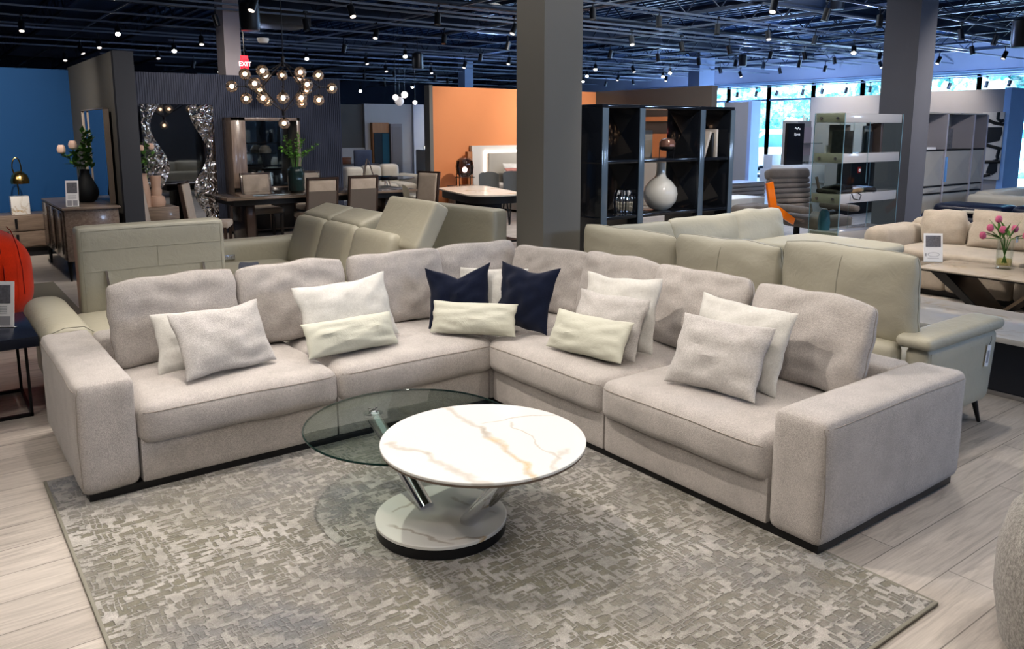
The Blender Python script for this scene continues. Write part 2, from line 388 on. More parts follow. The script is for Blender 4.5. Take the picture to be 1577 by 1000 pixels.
for y in (9.0, 15.5, 22.0, 28.5):
    S('ceiling_beam', MB().box(-6, 24, y-.09, y+.09, 4.16, 4.2).box(-6, 24, y-.09, y+.09, 3.82, 3.86).box(-6, 24, y-.012, y+.012, 3.86, 4.16), TRUSS)
DUCT = plain('navy duct metal', (.03, .045, .07), .35, .3)
T('sprinkler_pipe', MB().cyl((-5, 11.6, 3.72), (23, 11.6, 3.72), .045).cyl((9.3, 6, 3.66), (9.3, 33, 3.66), .03), DUCT, 'dark sprinkler pipe running under the ceiling joists', 'pipe')
T('air_duct', MB().box(4.6, 6.1, 14.3, 15.1, 3.5, 3.76, .02), plain('brown duct', (.05, .042, .036), .5), 'dark rectangular air duct under the ceiling above the dining area', 'duct')
# outer shell
S('wall_left', B(-6.1, -6, -5, 34, 0, 4.4), plain('far left wall', (.2, .19, .18), .8))
S('wall_near', B(-6, 24, -5.1, -5, 0, 4.4), plain('near wall', (.3, .29, .28), .8))
S('wall_back', B(-6, 24, 34, 34.1, 0, 4.4), plain('back wall navy', (.015, .025, .05), .8))
# the window wall at x = 23.7
WX = 23.7
SOF = plain('soffit paint', (.33, .36, .44), .8)
S('wall_right', MB().box(WX, WX+.35, -5, 34, 3.2, 4.4).box(WX, WX+.3, -5, 7.0, -.2, 3.2).box(WX, WX+.3, 24, 34, -.2, 3.2), SOF)
MULL = plain('aluminium mullion', (.10, .15, .22), .4, .3)
PANE = thin_glass('window glass', (.90, .97, 1.0), .06)
wn = 0
edges = []
y = 7.0
while y < 23.9: edges.append(y); y += 1.7
edges.append(24.0)
for y0, y1 in zip(edges, edges[1:]):
    wn += 1
    fr = MB().box(WX+.05, WX+.17, y0-.045, y0+.045, -.1, 3.2).box(WX+.05, WX+.17, y1-.045, y1+.045, -.1, 3.2).box(WX+.05, WX+.17, y0, y1, 3.12, 3.2).box(WX+.05, WX+.17, y0, y1, -.1, .1).box(WX+.06, WX+.16, y0, y1, 2.62, 2.68)
    w = S('window_%d' % wn, fr, MULL)
    p = mk('window_pane', B(WX+.1, WX+.11, y0+.045, y1-.045, .1, 3.12), PANE, False); p.parent = w; WM[p] = WM[w]
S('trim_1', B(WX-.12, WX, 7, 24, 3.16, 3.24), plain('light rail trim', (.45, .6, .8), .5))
# partitions
GREY = plain('warm grey paint', (.17, .165, .15), .85, var=.03)
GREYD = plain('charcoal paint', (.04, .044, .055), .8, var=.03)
S('wall_wing', MB().box(1.87, 2.02, 9.85, 12.9, 0, 2.5), GREY)
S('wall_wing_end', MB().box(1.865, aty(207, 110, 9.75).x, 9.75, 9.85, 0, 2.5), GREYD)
S('wall_blue', B(-5, 1.87, 12.83, 12.95, 0, 2.47), plain('deep blue paint', (.006, .075, .22), .75, var=.04))
fl = B(1.9, 6.05, 13.08, 13.2, 0, 2.5)
for i in range(118): x = 1.92+i*.035; fl.box(x, x+.022, 13.068, 13.08, 0, 2.5)
S('wall_fluted', fl, plain('slate blue fluting', (.045, .055, .09), .7, var=.02))
S('wall_orange', B(8.50, 12.95, 14.1, 14.24, 0, 2.51), plain('orange paint', (.62, .25, .105), .8, var=.03))
S('trim_2', B(8.42, 8.5, 14.06, 14.26, 0, 2.53), GREY)
S('wall_dark_wing', B(12.95, 13.12, 10.7, 14.1, 0, 2.52), plain('umber paint', (.10, .085, .075), .8))
GREYL = plain('light grey paint', (.33, .325, .31), .85, var=.03)
a, b_ = aty(565, 300, 20.5), aty(641, 300, 20.5)
S('wall_gallery', B(a.x, b_.x, 20.5, 20.9, 0, 2.36), GREYL)
a2 = aty(520, 300, 20.2)
S('wall_gallery_dark', B(a2.x-.6, a.x, 20.6, 20.75, 0, 2.33), plain('olive charcoal paint', (.085, .085, .078), .85))
S('wall_gallery_low', B(a2.x-.6, a.x, 20.54, 20.6, 0, 1.15), GREYL)
S('wall_far', B(b_.x-.1, b_.x+.25, 20.4, 23.8, 0, 2.36), plain('pale grey end', (.40, .41, .43), .85))
PWHT = plain('off white partition', (.50, .47, .44), .85, var=.03)
S('wall_partition', MB().box(19.9, 20.05, 15.05, 15.95, 0, 2.46), PWHT)
S('wall_partition_end', MB().box(19.88, 20.3, 14.93, 15.05, 0, 2.48), plain('cool blue end', (.5, .62, .9), .8))  # end face tinted blue: daylight put into its colour
S('wall_display', B(19.45, 19.6, 10.72, 12.72, 0, 2.5), PWHT)
S('wall_gallery_right', B(19.0, 19.2, 7.75, 10.4, 0, 2.52), plain('mauve grey partition', (.42, .40, .40), .85))
S('wall_gallery_end', B(18.98, 19.75, 7.62, 7.75, 0, 2.54), plain('blue lit end', (.38, .6, 1), .8))  # blue daylight put into the colour of this wall end
# columns
CLM = plain('column paint', (.25, .24, .22), .8, var=.02); 
c = CAM + ray(837, 300)*6.62; s1 = atx(795.5, 300, c.x).y-c.y; s2 = aty(894, 300, c.y).x-c.x
S('column', B(c.x, c.x+s2, c.y, c.y+s1, 0, 4.3), CLM)
c = CAM + ray(1396, 300)*11; s1 = atx(1344, 300, c.x).y-c.y; s2 = aty(1421, 300, c.y).x-c.x
S('column_far', B(c.x, c.x+s2, c.y, c.y+s1, 0, 4.3), plain('grey column', (.13, .135, .16), .8))
c = aty(345, 60, 13.3); d = aty(370, 60, 13.3)
S('column_left', B(c.x, d.x, 13.3, 13.7, 0, 4.3), plain('light column', (.5, .46, .48), .8))
c = aty(1086, 100, 17.0); d = aty(1101, 100, 17.0)
S('column_mid', B(c.x-.25, d.x, 17, 17.45, 0, 4.3), plain('blue grey column', (.2, .25, .36), .8))
S('column_back', B(aty(716, 130, 22).x, aty(729, 130, 22).x, 22, 22.4, 0, 4.3), plain('pale column', (.28, .36, .5), .8))

# ---------------------------------------------------------------- rug
rug = T('area_rug', MB().box(.36, 2.735, 1.18, 4.17, .001, .012, .008, 2), rug_mat(), 'grey and olive area rug with a carved crosshatch pattern under the coffee table', 'rug')
E0 = plain('rug binding', (.27, .26, .22), .9)
eb = MB()
for (x0, x1, y0, y1) in ((.352, .366, 1.175, 4.175), (2.73, 2.742, 1.175, 4.175), (.352, 2.742, 1.17, 1.184)): eb.box(x0, x1, y0, y1, .001, .0135, .004)
PW('bound_edge', eb, E0, rug)

# ---------------------------------------------------------------- sectional sofa
XR, YL = 2.658, 3.776
sofa = thing('sectional_sofa', 'large taupe fabric L-shaped sectional sofa with wide box arms on the rug', 'sofa', (XR, YL, 0))
def seam(mb, pts, r=.0022): mb.tube(pts, r, 5)
def softblock(name, x0, x1, y0, y1, z0, z1, r=.045, **k): return PW(name, MB().soft(x0, x1, y0, y1, z0, z1, r, **k), FAB, sofa)
arm = softblock('arm', .458, .708, 3.776, 4.90, .045, .56, .042, n=10, wr=.004, seed=1)
sm = MB(); seam(sm, drape(arm, refine([(.468, 3.7, .06), (.464, 3.7, .3), (.470, 3.7, .50), (.478, 3.7, .535)]), (0, 1, 0)))
seam(sm, drape(arm, refine([(.30, 3.80, .525), (.30, 4.3, .53), (.30, 4.86, .525)]), (1, 0, 0)))
PW('seam', sm, SEAM, arm)
arm = softblock('arm', XR, 3.80, 1.584, 1.834, .045, .56, .042, n=10, wr=.004, seed=2)
sm = MB(); seam(sm, drape(arm, refine([(XR-.1, 1.594, .06), (XR-.1, 1.590, .3), (XR-.1, 1.596, .50), (XR-.1, 1.606, .53)]), (1, 0, 0)))
seam(sm, drape(arm, refine([(XR+.02, 1.50, .527), (3.2, 1.50, .533), (3.76, 1.50, .527)]), (0, 1, 0)))
PW('seam', sm, SEAM, arm)
g = .003
softblock('base', .712, 1.68-g, 3.79, 4.86, .045, .26, .012, n=6); softblock('base', 1.68, 2.655, 3.79, 4.86, .045, .26, .012, n=6)
softblock('base', XR+.012, 3.78, 2.812, 3.772, .045, .26, .012, n=6); softblock('base', XR+.012, 3.78, 1.838, 2.806, .045, .26, .012, n=6)
softblock('base', 2.66, 3.78, 3.79, 4.86, .045, .26, .012, n=6)
for x0, x1 in ((.712, 1.677), (1.68, 2.66)): softblock('back_frame', x0, x1, 4.68, 4.89, .25, .545, .04, n=8)
softblock('back_frame', 2.663, 3.80, 4.68, 4.89, .25, .545, .04, n=8)
softblock('back_frame', 3.59, 3.80, 2.812, 4.68, .25, .545, .04, n=8)
softblock('back_frame', 3.59, 3.80, 1.838, 2.808, .25, .545, .04, n=8)
def seatc(x0, x1, y0, y1, sd, front):
    cu = PW('seat_cushion', MB().soft(x0, x1, y0, y1, .225, .425, .055, crown=.03, bulge=.02, n=20, wr=.006, seed=sd), FAB, sofa)
    mb = MB(); pts = []
    for i in range(25):
        t = (i/24)*2-1
        if front == 'y': pts.append(((x0+x1)/2+(x1-x0)/2*t*.965, y0+.011-.013*(1-t**4), .385+.006*(1-t*t)))
        elif front == 'x': pts.append((x0+.011-.013*(1-t**4), (y0+y1)/2+(y1-y0)/2*t*.965, .385+.006*(1-t*t)))
    if pts: seam(mb, drape(cu, pts, (0, 1, 0) if front == 'y' else (1, 0, 0)), .0032); PW('piping', mb, SEAM, cu)
seatc(.712, 1.676, 3.755, 4.68, 3, 'y'); seatc(1.680, 2.672, 3.755, 4.68, 4, 'y'); 
seatc(2.66, 3.59, 3.80, 4.68, 5, '')
seatc(2.637, 3.59, 2.812, 3.79, 6, 'x'); seatc(2.632, 3.59, 1.838, 2.808, 7, 'x')
pl = MB().box(.49, 3.75, 3.80, 4.85, .012, .05).box(XR+.03, 3.77, 1.61, 3.8, .012, .05)
PW('plinth', pl, BLK, sofa)

# ---------------------------------------------------------------- loose cushions
def cushion(name, label, cat, mat, base, yaw, lean, w, h, t, roll=0, group=None, **k):
    """base: middle of its lower edge; it leans back by lean towards its local +y"""
    m = Matrix.Translation(V(base)) @ Matrix.Rotation(yaw, 4, 'Z') @ Matrix.Rotation(-lean, 4, 'X') @ Matrix.Rotation(roll, 4, 'Y')
    mb = MB().pillow(w, h, t, **k); eg = mb.edge; o = T(name, mb, mat, label, cat, mtx=m)
    if name == 'back_cushion' and mat is FAB: P('seam', MB().tube(eg, .0028, 5, True), SEAM, o)
    return o
BACKC = dict(pinch=.02, e=.27, n=28, wr=.012, rnd=.07)
def back_cushion(lbl, base, yaw, sd, w=.67, h=.46, lean=.22, t=.17, roll=0):
    o = cushion('back_cushion', lbl, 'cushion', FAB, base, yaw, lean, w, h, t, roll, seed=sd, **BACKC)
    return o
bc = 'taupe back cushion of the sectional, '
back_cushion(bc+'standing beside the left arm', (1.07, 4.40, .435), 0, 11, roll=-.02)
back_cushion(bc+'second from the left arm', (1.73, 4.42, .435), 0, 12)
back_cushion(bc+'third from the left arm, left of the navy pillow', (2.41, 4.42, .435), -.02, 13, lean=.18)
back_cushion(bc+'in the corner, behind the first navy pillow', (3.05, 4.44, .435), 0, 14)
back_cushion(bc+'just right of the navy pillows', (3.33, 4.08, .435), -pi/2+.25, 15, lean=.24, h=.44)
back_cushion(bc+'behind the cream and grey pillow pair', (3.38, 3.50, .435), -pi/2, 16)
back_cushion(bc+'second from the right arm', (3.36, 2.86, .435), -pi/2, 17)
back_cushion(bc+'standing beside the right arm', (3.33, 2.17, .435), -pi/2-.04, 18, lean=.26)
def px_pillow(label, mat, bl, br, tc, z0, lean, t, zr=0, h=None, cat='pillow', name='throw_pillow', w=None, **k):
    A, Bp = atz(*bl, z0), atz(*br, z0); d = (Bp-A); yaw = atan2(d.y, d.x); w = w or d.length; dn = d.normalized()
    back = V((-dn.y, dn.x, 0)); upv = V((0, 0, cos(lean))) + back*sin(lean); n = dn.cross(upv)
    h = h or (onplane(*tc, A, n)-A).dot(upv); mid = (A+Bp)/2
    return cushion(name, label, cat, mat, mid, yaw, lean, w*1.03, h, t, roll=zr, **k)
TP = dict(pinch=.07, e=.5, wr=.012)
px_pillow('ivory throw pillow behind the grey one beside the left arm', FABL, (246, 578), (410, 553), (290, 478), .44, .5, .12, seed=21, name='throw_pillow', **TP)
px_pillow('grey throw pillow in front of the ivory one near the left arm', FABG, (290, 588), (425, 556), (320, 475), .455, .52, .12, seed=22, **TP)
px_pillow('large ivory throw pillow with pointed corner behind a cream lumbar pillow', FABL, (475, 545), (615, 520), (520, 432), .45, .38, .13, seed=23, zr=-.05, **TP)
LP = dict(pinch=.04, e=.5, wr=.010)
px_pillow('cream suede lumbar pillow in front of the large ivory pillow', CREAM, (478, 554), (612, 529), (530, 490), .455, .5, .11, seed=24, name='lumbar_pillow', **LP)
TQ = dict(pinch=.13, e=.55, wr=.014)
px_pillow('ivory throw pillow mostly hidden behind the two navy pillows', FABL, (705, 500), (808, 504), (760, 412), .45, .30, .1, seed=27, **TP)
px_pillow('navy velvet throw pillow with chopped top, left of its twin', NAVY, (668, 506), (752, 508), (712, 412), .45, .34, .12, seed=25, zr=-.10, chop=.16, w=.40, h=.40, **TQ)
px_pillow('navy velvet throw pillow beside the corner, right of its twin', NAVY, (752, 502), (842, 516), (805, 414), .45, .34, .12, seed=26, zr=.04, chop=.05, w=.41, h=.41, **TQ)
px_pillow('cream suede lumbar pillow in the corner before the navy pillows', CREAM, (664, 513), (792, 519), (738, 466), .455, .45, .11, seed=28, name='lumbar_pillow', **LP)
px_pillow('cream throw pillow behind the grey pillow on the right section', FABL, (890, 530), (1003, 548), (965, 425), .45, .30, .11, seed=29, **TP)
px_pillow('grey throw pillow between a cream pillow and a lumbar pillow', FABG, (872, 534), (976, 558), (945, 452), .45, .42, .11, seed=30, **TP)
px_pillow('cream suede lumbar pillow on the right section', CREAM, (842, 534), (954, 562), (918, 487), .455, .5, .11, seed=31, name='lumbar_pillow', **LP)
px_pillow('cream throw pillow behind the grey one near the right arm', FABL, (1052, 568), (1192, 612), (1155, 466), .45, .36, .13, seed=32, **TP)
px_pillow('large grey throw pillow in front of the cream one near the right arm', FABG, (1024, 586), (1160, 622), (1130, 494), .455, .48, .13, seed=33, **TP)

# ---------------------------------------------------------------- coffee table
ct = thing('coffee_table', 'round swivel coffee table with marble top, smoked glass disc and chrome legs', 'coffee table', (1.70, 2.80, .0125))
MARB = marble('gold veined marble', scale=1.7, seed=3.3, rough=.10)
c0 = (atz(577, 795, .075)+atz(780, 785, .075))/2; rb = (atz(577, 795, .075)-atz(780, 785, .075)).length/2
c0 = V((c0.x, c0.y, 0))
def disc(cn, r, z0, z1, bev=.003, seg=96): return MB().lathe([(0, z0), (r-bev, z0), (r, z0+bev), (r, z1-bev), (r-bev, z1), (0, z1)], (cn.x, cn.y, 0), seg)
PW('base_ring', disc(c0, rb*.985, .0125, .055), BLK, ct)
def bl_(px, py): q = atz(px, py, .072); return (q.x-1.70, q.y-2.80)
BASM = veined('veined base stone', (.80, .79, .75), [(bl_(590, 810), bl_(690, 838), .010, .8, 0), (bl_(680, 830), bl_(765, 830), .010, .8, 1), (bl_(600, 790), bl_(640, 775), .012, .7, 0), (bl_(690, 765), bl_(770, 790), .010, .5, 0)], rough=.06)
bp = PW('base_plate', disc(c0, rb, .055, .072), BASM, ct)
L, R_ = atz(587, 681, .42), atz(902, 681, .42); ctop = (L+R_)/2; rt = (L-R_).length/2
ctop = V(((L.x+R_.x)/2+.02, (L.y+R_.y)/2+.03, 0))
rt *= 1.015
def tl_(px, py): q = atz(px, py, .42); return (q.x-1.70, q.y-2.80)
TOPM = veined('gold veined white stone', (.77, .765, .74), [(tl_(672, 618), tl_(760, 672),   .022, .55, 0), (tl_(735, 655), tl_(838, 742), .024, .70, 1), (tl_(740, 652), tl_(880, 636), .007, .7, 0), (tl_(782, 650), tl_(868, 708), .008, .6, 0),
    (tl_(590, 680), tl_(660, 700), .016, .6, 0), (tl_(645, 694), tl_(750, 748), .018, .55, 0), (tl_(868, 690), tl_(858, 728), .012, .45, 0)])
PW('marble_top', disc(ctop, rt, .408, .42, .002), TOPM, ct)
PW('top_backing', disc(ctop, rt*.995, .398, .408), plain('brown edge', (.16, .12, .09), .4), ct)
gc = V((1.66, 2.99, 0)); gl = atz(466, 664, .37); gr = (V((gl.x, gl.y, 0))-gc).length
PW('glass_top', disc(gc, gr, .362, .37, .002), GLASSD, ct)
PW('glass_rim', MB().tube([(gc.x+gr*cos(i*pi/48), gc.y+gr*sin(i*pi/48), .366) for i in range(96)], .0042, 6, True), plain('green glass edge', (.01, .03, .025), .08), ct)
foot1, head1 = atz(657, 783, .072), atz(575, 640, .345)
foot2 = atz(720, 803, .072); head2 = atz(792, 728, .39)
foot2b = foot2
for f_, h_ in ((foot1, head1), (foot2, head2)):
    leg = PW('leg', MB().cyl(f_, h_, .033, seg=32), CHROME, ct)
for h_, z in ((head1, .345), (head2, .385)):
    PW('swivel_plate', MB().lathe([(0, z), (.042, z), (.045, z+.004), (.045, z+.012), (0, z+.0135)], (h_.x, h_.y, 0), 32), CHROME, ct)
mb = MB()
for k in range(4): mb.bar((head1.x, head1.y, .375), (head1.x+.03*cos(k*pi/2+.4), head1.y+.03*sin(k*pi/2+.4), .375), .005)
PW('glass_bolt', mb, STEEL, ct)
# grey tub chair by the camera, only its back in the picture
tub = thing('tub_chair', 'grey bouclé tub chair, its rounded back cut by the lower right frame edge', 'armchair', (2.80, .62, 0))
BOU = fabric('grey boucle', (.30, .285, .265), .35, .35, .9)
P('shell', MB().lathe([(.33, .04), (.36, .08), (.385, .22), (.385, .36), (.36, .47), (.32, .51), (.29, .50), (.28, .42), (.28, .3)], (0, 0, 0), 56), BOU, tub)
P('seat', MB().lathe([(0, .12), (.27, .12), (.28, .3), (.27, .41), (.2, .43), (0, .435)], (0, 0, 0), 40), BOU, tub)
P('base', MB().lathe([(0, 0), (.26, 0), (.26, .08), (0, .08)], (0, 0, 0), 32), BLK, tub)
# ---------------------------------------------------------------- leather seating behind the sectional
def LP_(name, par, *a, **k):
    r = k.pop('r', .05); return PW(name, MB().soft(*a, r=r, **k), LEA, par)
def lseam(par, pts, r=.0028, d=None):
    mb = MB(); mb.tube(drape(par, refine(pts), d) if d else pts, r, 5); return PW('seam', mb, LSEAM, par)
# left: section facing the camera with an upright back panel
ls = thing('leather_recliner', 'sage leather recliner with rolled arm and tall upright back panel behind the sofa', 'recliner', (1.2, 5.6, 0))
a = PW('arm', MB().soft(.49, .76, 5.02, 6.15, .30, .555, .11, n=12).soft(.55, .74, 5.05, 6.12, .06, .4, .03), LEA, ls)
lseam(a, [(.50, 5.035, .45), (.53, 5.03, .52), (.60, 5.03, .545), (.70, 5.03, .54), (.75, 5.035, .50)])
LP_('seat', ls, .76, 1.78, 5.10, 5.98, .12, .43, crown=.02)
bk = PW('back_panel', MB().soft(.83, 1.80, 5.96, 6.14, .38, 1.005, .035, n=10), LEAP, ls)
for z in (.70, .845): lseam(bk, [(.85, 5.9, z), (1.3, 5.9, z+.002), (1.78, 5.9, z)], .002, (0, 1, 0))
lseam(bk, [(1.33, 5.9, .702), (1.33, 5.9, .843)], .0018, (0, 1, 0)); lseam(bk, [(.86, 5.9, .42), (.86, 5.9, .975), (1.3, 5.9, .98), (1.77, 5.9, .975), (1.77, 5.9, .42)], .002, (0, 1, 0))
for x in (.99, 1.63): PW('hinge_bracket', MB().bar((x, 5.95, .70), (x+.01, 5.94, .58), .014, .02).bar((x+.01, 5.94, .60), (x+.045, 5.935, .50), .018, .022), CHROME, ls)
# left: sofa facing left, its backs running away from the camera
lb = thing('leather_reclining_sofa', 'cream sage leather power sofa with tilted headrests and button panel on the arm', 'sofa', (2.8, 6.5, 0))
LP_('arm', lb, 1.95, 3.2, 7.35, 7.6, .08, .64, r=.06)
PW('button_panel', MB().box(2.18, 2.30, 7.338, 7.35, .47, .52, .004).box(2.2, 2.215, 7.333, 7.34, .485, .505).box(2.23, 2.245, 7.333, 7.34, .485, .505).box(2.265, 2.28, 7.333, 7.34, .485, .505), STEEL, lb)
for k, (y0, y1) in enumerate(((6.72, 7.34), (6.10, 6.70), (5.42, 6.08))):
    LP_('seat', lb, 1.85, 2.75, y0, y1, .10, .45, r=.07, crown=.03)
def tilted(par, name, base, w, h, t, ang, rz, r=.05, n=12, **k):
    m = Matrix.Translation(V(base)) @ Matrix.Rotation(rz, 4, 'Z') @ Matrix.Rotation(-ang, 4, 'X')
    return PW(name, MB().soft(-w/2, w/2, -t/2, t/2, 0, h, r, n=n, m=m, **k), LEA, par)
for k, (yc, wd) in enumerate(((7.02, .62), (6.40, .62), (5.75, .66))):
    bk = tilted(lb, 'backrest', (2.86, yc, .36), wd, .50, .24, .30, -pi/2, .07, bulge=.01)
    h = tilted(lb, 'headrest', ((2.96, yc, .80) if k < 2 else (3.0, yc-.22, .72)), wd-.01 if k < 2 else .74, .30 if k < 2 else .42, .15, 1.25 if k < 2 else .50, -pi/2, .035 if k == 2 else .05)
LP_('rear_panel', lb, 3.06, 3.30, 5.42, 7.34, .08, .62, r=.05)
PW('plinth', B(2.0, 3.2, 5.5, 7.5, 0, .12), BLK, lb); PW('plinth', B(.62, 1.7, 5.2, 6.0, 0, .14), BLK, ls)
# small loose samples on its seat
SW = fabric('tan sample', (.42, .25, .12))
for k, (x, y, mt, lb_) in enumerate(((2.30, 6.45, FABL, 'ivory upholstery swatch on the leather seat'), (2.42, 6.55, SW, 'tan upholstery swatch on the leather seat'), (2.20, 6.66, fabric('slate sample', (.10, .11, .15)), 'slate blue upholstery swatch on the leather seat'))):
    T('fabric_swatch', MB().soft(-.13, .13, -.08, .08, 0, .03, .012, n=8, wr=.02, seed=k), mt, lb_, 'swatch', (x, y, .475+.012*k), .6*k)
T('remote_control', MB().box(-.02, .02, -.06, .06, 0, .015, .004), BLK, 'small black remote on the leather seat beside the swatches', 'remote', (2.0, 6.35, .475), .4)
# the panel with a hinge seen further right
lc = thing('leather_loveseat', 'sage leather loveseat with raised rectangular back panel beside the grey column', 'sofa', (3.9, 6.1, 0))
m = Matrix.Translation(V((3.92, 6.02, .42))) @ Matrix.Rotation(-1.45, 4, 'Z')
PW('back_panel', MB().soft(-.54, .52, -.09, .09, 0, .56, .04, n=10, m=m), LEA, lc)
LP_('seat', lc, 3.45, 3.9, 5.55, 6.5, .08, .40, r=.05); LP_('base', lc, 3.82, 4.1, 5.55, 6.5, .05, .40, r=.03)
LP_('arm', lc, 3.80, 4.12, 5.72-.38, 5.72-.20, .08, .52, r=.05)
PW('hinge_bracket', MB().bar((3.80, 5.82, .66), (3.795, 5.81, .5), .02, .02), CHROME, lc)
# right: leather sectional, backs to the camera
lr = thing('leather_sectional', 'sage leather sectional with big loose back cushions and slim black legs, behind the taupe sofa', 'sofa', (4.5, 3.4, 0))
a = PW('arm', MB().soft(4.02, 4.82, 1.87, 2.01, .14, .555, .05, n=10), LEA, lr)
# sloping side: lower outer corner drawn in
for v in a.data.vertices:
    w = WM[lr] @ v.co
    if w.z < .5 and w.x > 4.4: v.co.x -= (.5-w.z)*.16*(w.x-4.4)/.42
PW('arm_pad', MB().soft(3.98, 4.84, 1.85, 2.04, .545, .615, .033, n=12, crown=.005), LEA, lr)
lseam(a, [(4.03, 1.868, .16), (4.03, 1.866, .40), (4.03, 1.868, .53)])
LP_('rear_frame', lr, 3.93, 4.07, 2.02, 4.95, .12, .56, r=.05)
LP_('seat', lr, 4.05, 4.85, 2.02, 3.45, .12, .43, r=.05); LP_('seat', lr, 4.05, 4.85, 3.46, 4.95, .12, .43, r=.05); LP_('seat', lr, 4.86, 6.30, 4.05, 4.86, .12, .43, r=.05)
for k, (y0, y1, z1, x) in enumerate(((1.98, 2.76, 1.01, 4.10), (2.80, 3.60, .955, 4.12), (3.63, 4.55, .93, 4.14))):
    m = Matrix.Translation(V((x, (y0+y1)/2, .52))) @ Matrix.Rotation(-pi/2, 4, 'Z') @ Matrix.Rotation(.10, 4, 'X')
    mb = MB().pillow(y1-y0+.02, z1-.50, .24, pinch=.015, e=.36, n=24, wr=.006, rnd=.05, seed=50+k, m=m); eg = mb.edge; cu = PW('back_cushion', mb, LEA, lr); PW('piping', MB().tube(eg, .003, 5, True), LSEAM, cu)
    if k < 2:
        lseam(cu, [(3.8, (y0+y1)/2+.02, .58), (3.8, (y0+y1)/2, .75), (3.8, (y0+y1)/2-.015, z1-.03)], .002, (1, 0, 0))
for k, (x0, x1, z1) in enumerate(((4.34, 5.30, .86), (5.28, 6.18, .875), (6.14, 6.88, .89))):
    m = Matrix.Translation(V(((x0+x1)/2, 4.72, .43))) @ Matrix.Rotation(-.16, 4, 'X')
    mb = MB().pillow(x1-x0+.03, z1-.42, .24, pinch=.015, e=.36, n=22, wr=.006, rnd=.05, seed=60+k, m=m); eg = mb.edge; cu = PW('back_cushion', mb, LEA, lr); PW('piping', MB().tube(eg, .003, 5, True), LSEAM, cu)
LP_('rear_frame', lr, 4.2, 7.10, 4.86, 5.02, .12, .62, r=.05)
a0, a1 = atz(1132, 374, .66), atz(1338, 388, .66)
LP_('arm', lr, 6.22, 7.08, 3.62, 4.84, .12, .56, r=.06)
LP_('arm_pad', lr, 6.18, 7.12, 3.60, 4.62, .54, .635, r=.045, crown=.025); LP_('seat_pad', lr, 5.55, 6.16, 4.0, 4.62, .43, .52, r=.04, crown=.02)
for x, y in ((4.71, 1.93), (4.13, 1.93), (6.9, 3.72), (4.2, 4.9), (6.9, 4.9)):
    PW('leg', MB().cyl((x+.045, y-.02, 0), (x, y, .15), .010, .018, 12), BLK, lr)
m = Matrix.Translation(aty(1521, 548, 1.862)) @ Matrix.Rotation(.18, 4, 'Y')
tg = T('hang_tag', B(-.022, .022, -.0015, .0015, -.06, .06), PAPER, 'white care tag hanging on the side of the leather arm', 'tag', mtx=m)
P('print', B(-.012, .012, -.0022, -.0016, -.04, .03), INKG, tg)
mb = MB(); mb.tube([(0, 0, .06), (.012, .0, .085), (.004, .0, .11)], .0015, 5); P('string', mb, BLK, tg)
# ---------------------------------------------------------------- left edge: black side table, red chair
st = thing('side_table', 'black side table with metal frame legs beside the leather arm', 'side table', (.1, 5.5, 0))
PW('tabletop', B(-.5, .48, 5.12, 5.88, .44, .50, .003), plain('black oak', (.012, .016, .03), .25), st)
fr = MB()
for y in (5.25, 5.8): fr.box(.415, .43, y, y+.02, .02, .44).box(-.45, .43, y, y+.02, 0, .02)
fr.box(.415, .43, 5.25, 5.82, 0, .02); PW('frame', fr, BLKM, st)
def sign(label, loc, rz, w=.14, h=.21, tilt=.18, style=0):
    m = Matrix.Translation(V(loc)) @ Matrix.Rotation(rz, 4, 'Z') @ Matrix.Rotation(-tilt, 4, 'X')
    s = T('sign_holder', MB().box(-w/2, w/2, -.002, .002, 0, h).box(-w/2, w/2, -.002, .05, 0, .003), PAPER, label, 'sign', mtx=m)
    pr_ = MB().box(-w*.40, w*.40, -.0032, -.0022, h*.52, h*.92)
    P('photo_print', pr_, plain('printed photo', (.16, .16, .18), .5, var=.6, vs=60), s)
    q = MB()
    if style == 0:
        for k in range(5): q.box(-w*.34, w*.30, -.0032, -.0022, h*(.44-.035*k), h*(.45-.035*k))
        q.box(-w*.4, -w*.04, -.0032, -.0022, h*.04, h*.24).box(w*.04, w*.4, -.0032, -.0022, h*.04, h*.24)
    else:
        for k in range(20):
            a = k*pi/10; q.bar((w*.02+w*.3*cos(a), -.0028, h*.26+h*.07*sin(a)), (w*.02+w*.3*cos(a+pi/10), -.0028, h*.26+h*.07*sin(a+pi/10)), .001, .003)
        q.box(-w*.42, -w*.36, -.0032, -.0022, h*.2, h*.3); q.box(-w*.30, w*.3, -.0032, -.0022, h*.12, h*.135)
    P('caption_print', q, INKG, s); return s
p = atz(-5, 505, .5); sign('white acrylic sign on the black side table at the left frame edge', (p.x, p.y, .503), -.6, .2, .27)
RED = fabric('red orange wool', (.80, .055, .012), .08)
rc = thing('armchair', 'round puffy red orange armchair at the left edge', 'armchair', (.26, 8.13, 0))
P('shell', MB().soft(-.46, .46, -.46, .46, .03, .80, .26, bulge=.03, n=16), RED, rc)
mb = MB()
for k in range(-3, 4):
    mb.tube([(k*.13, -.492, .30), (k*.13, -.48, .52), (k*.125, -.43, .69), (k*.12, -.33, .775), (k*.12, -.15, .80), (k*.12, .2, .80)], .004, 6)
P('seam', mb, plain('dark red seam', (.35, .02, .01), .9), rc)
P('base', MB().lathe([(0, 0), (.3, 0), (.32, .06), (0, .06)], seg=28), BLK, rc)
T('small_rug', B(-.9, 1.12, 7.3, 9.9, .001, .008), plain('taupe rug', (.20, .185, .15), .95), 'dark taupe rug beneath the red armchair', 'rug')
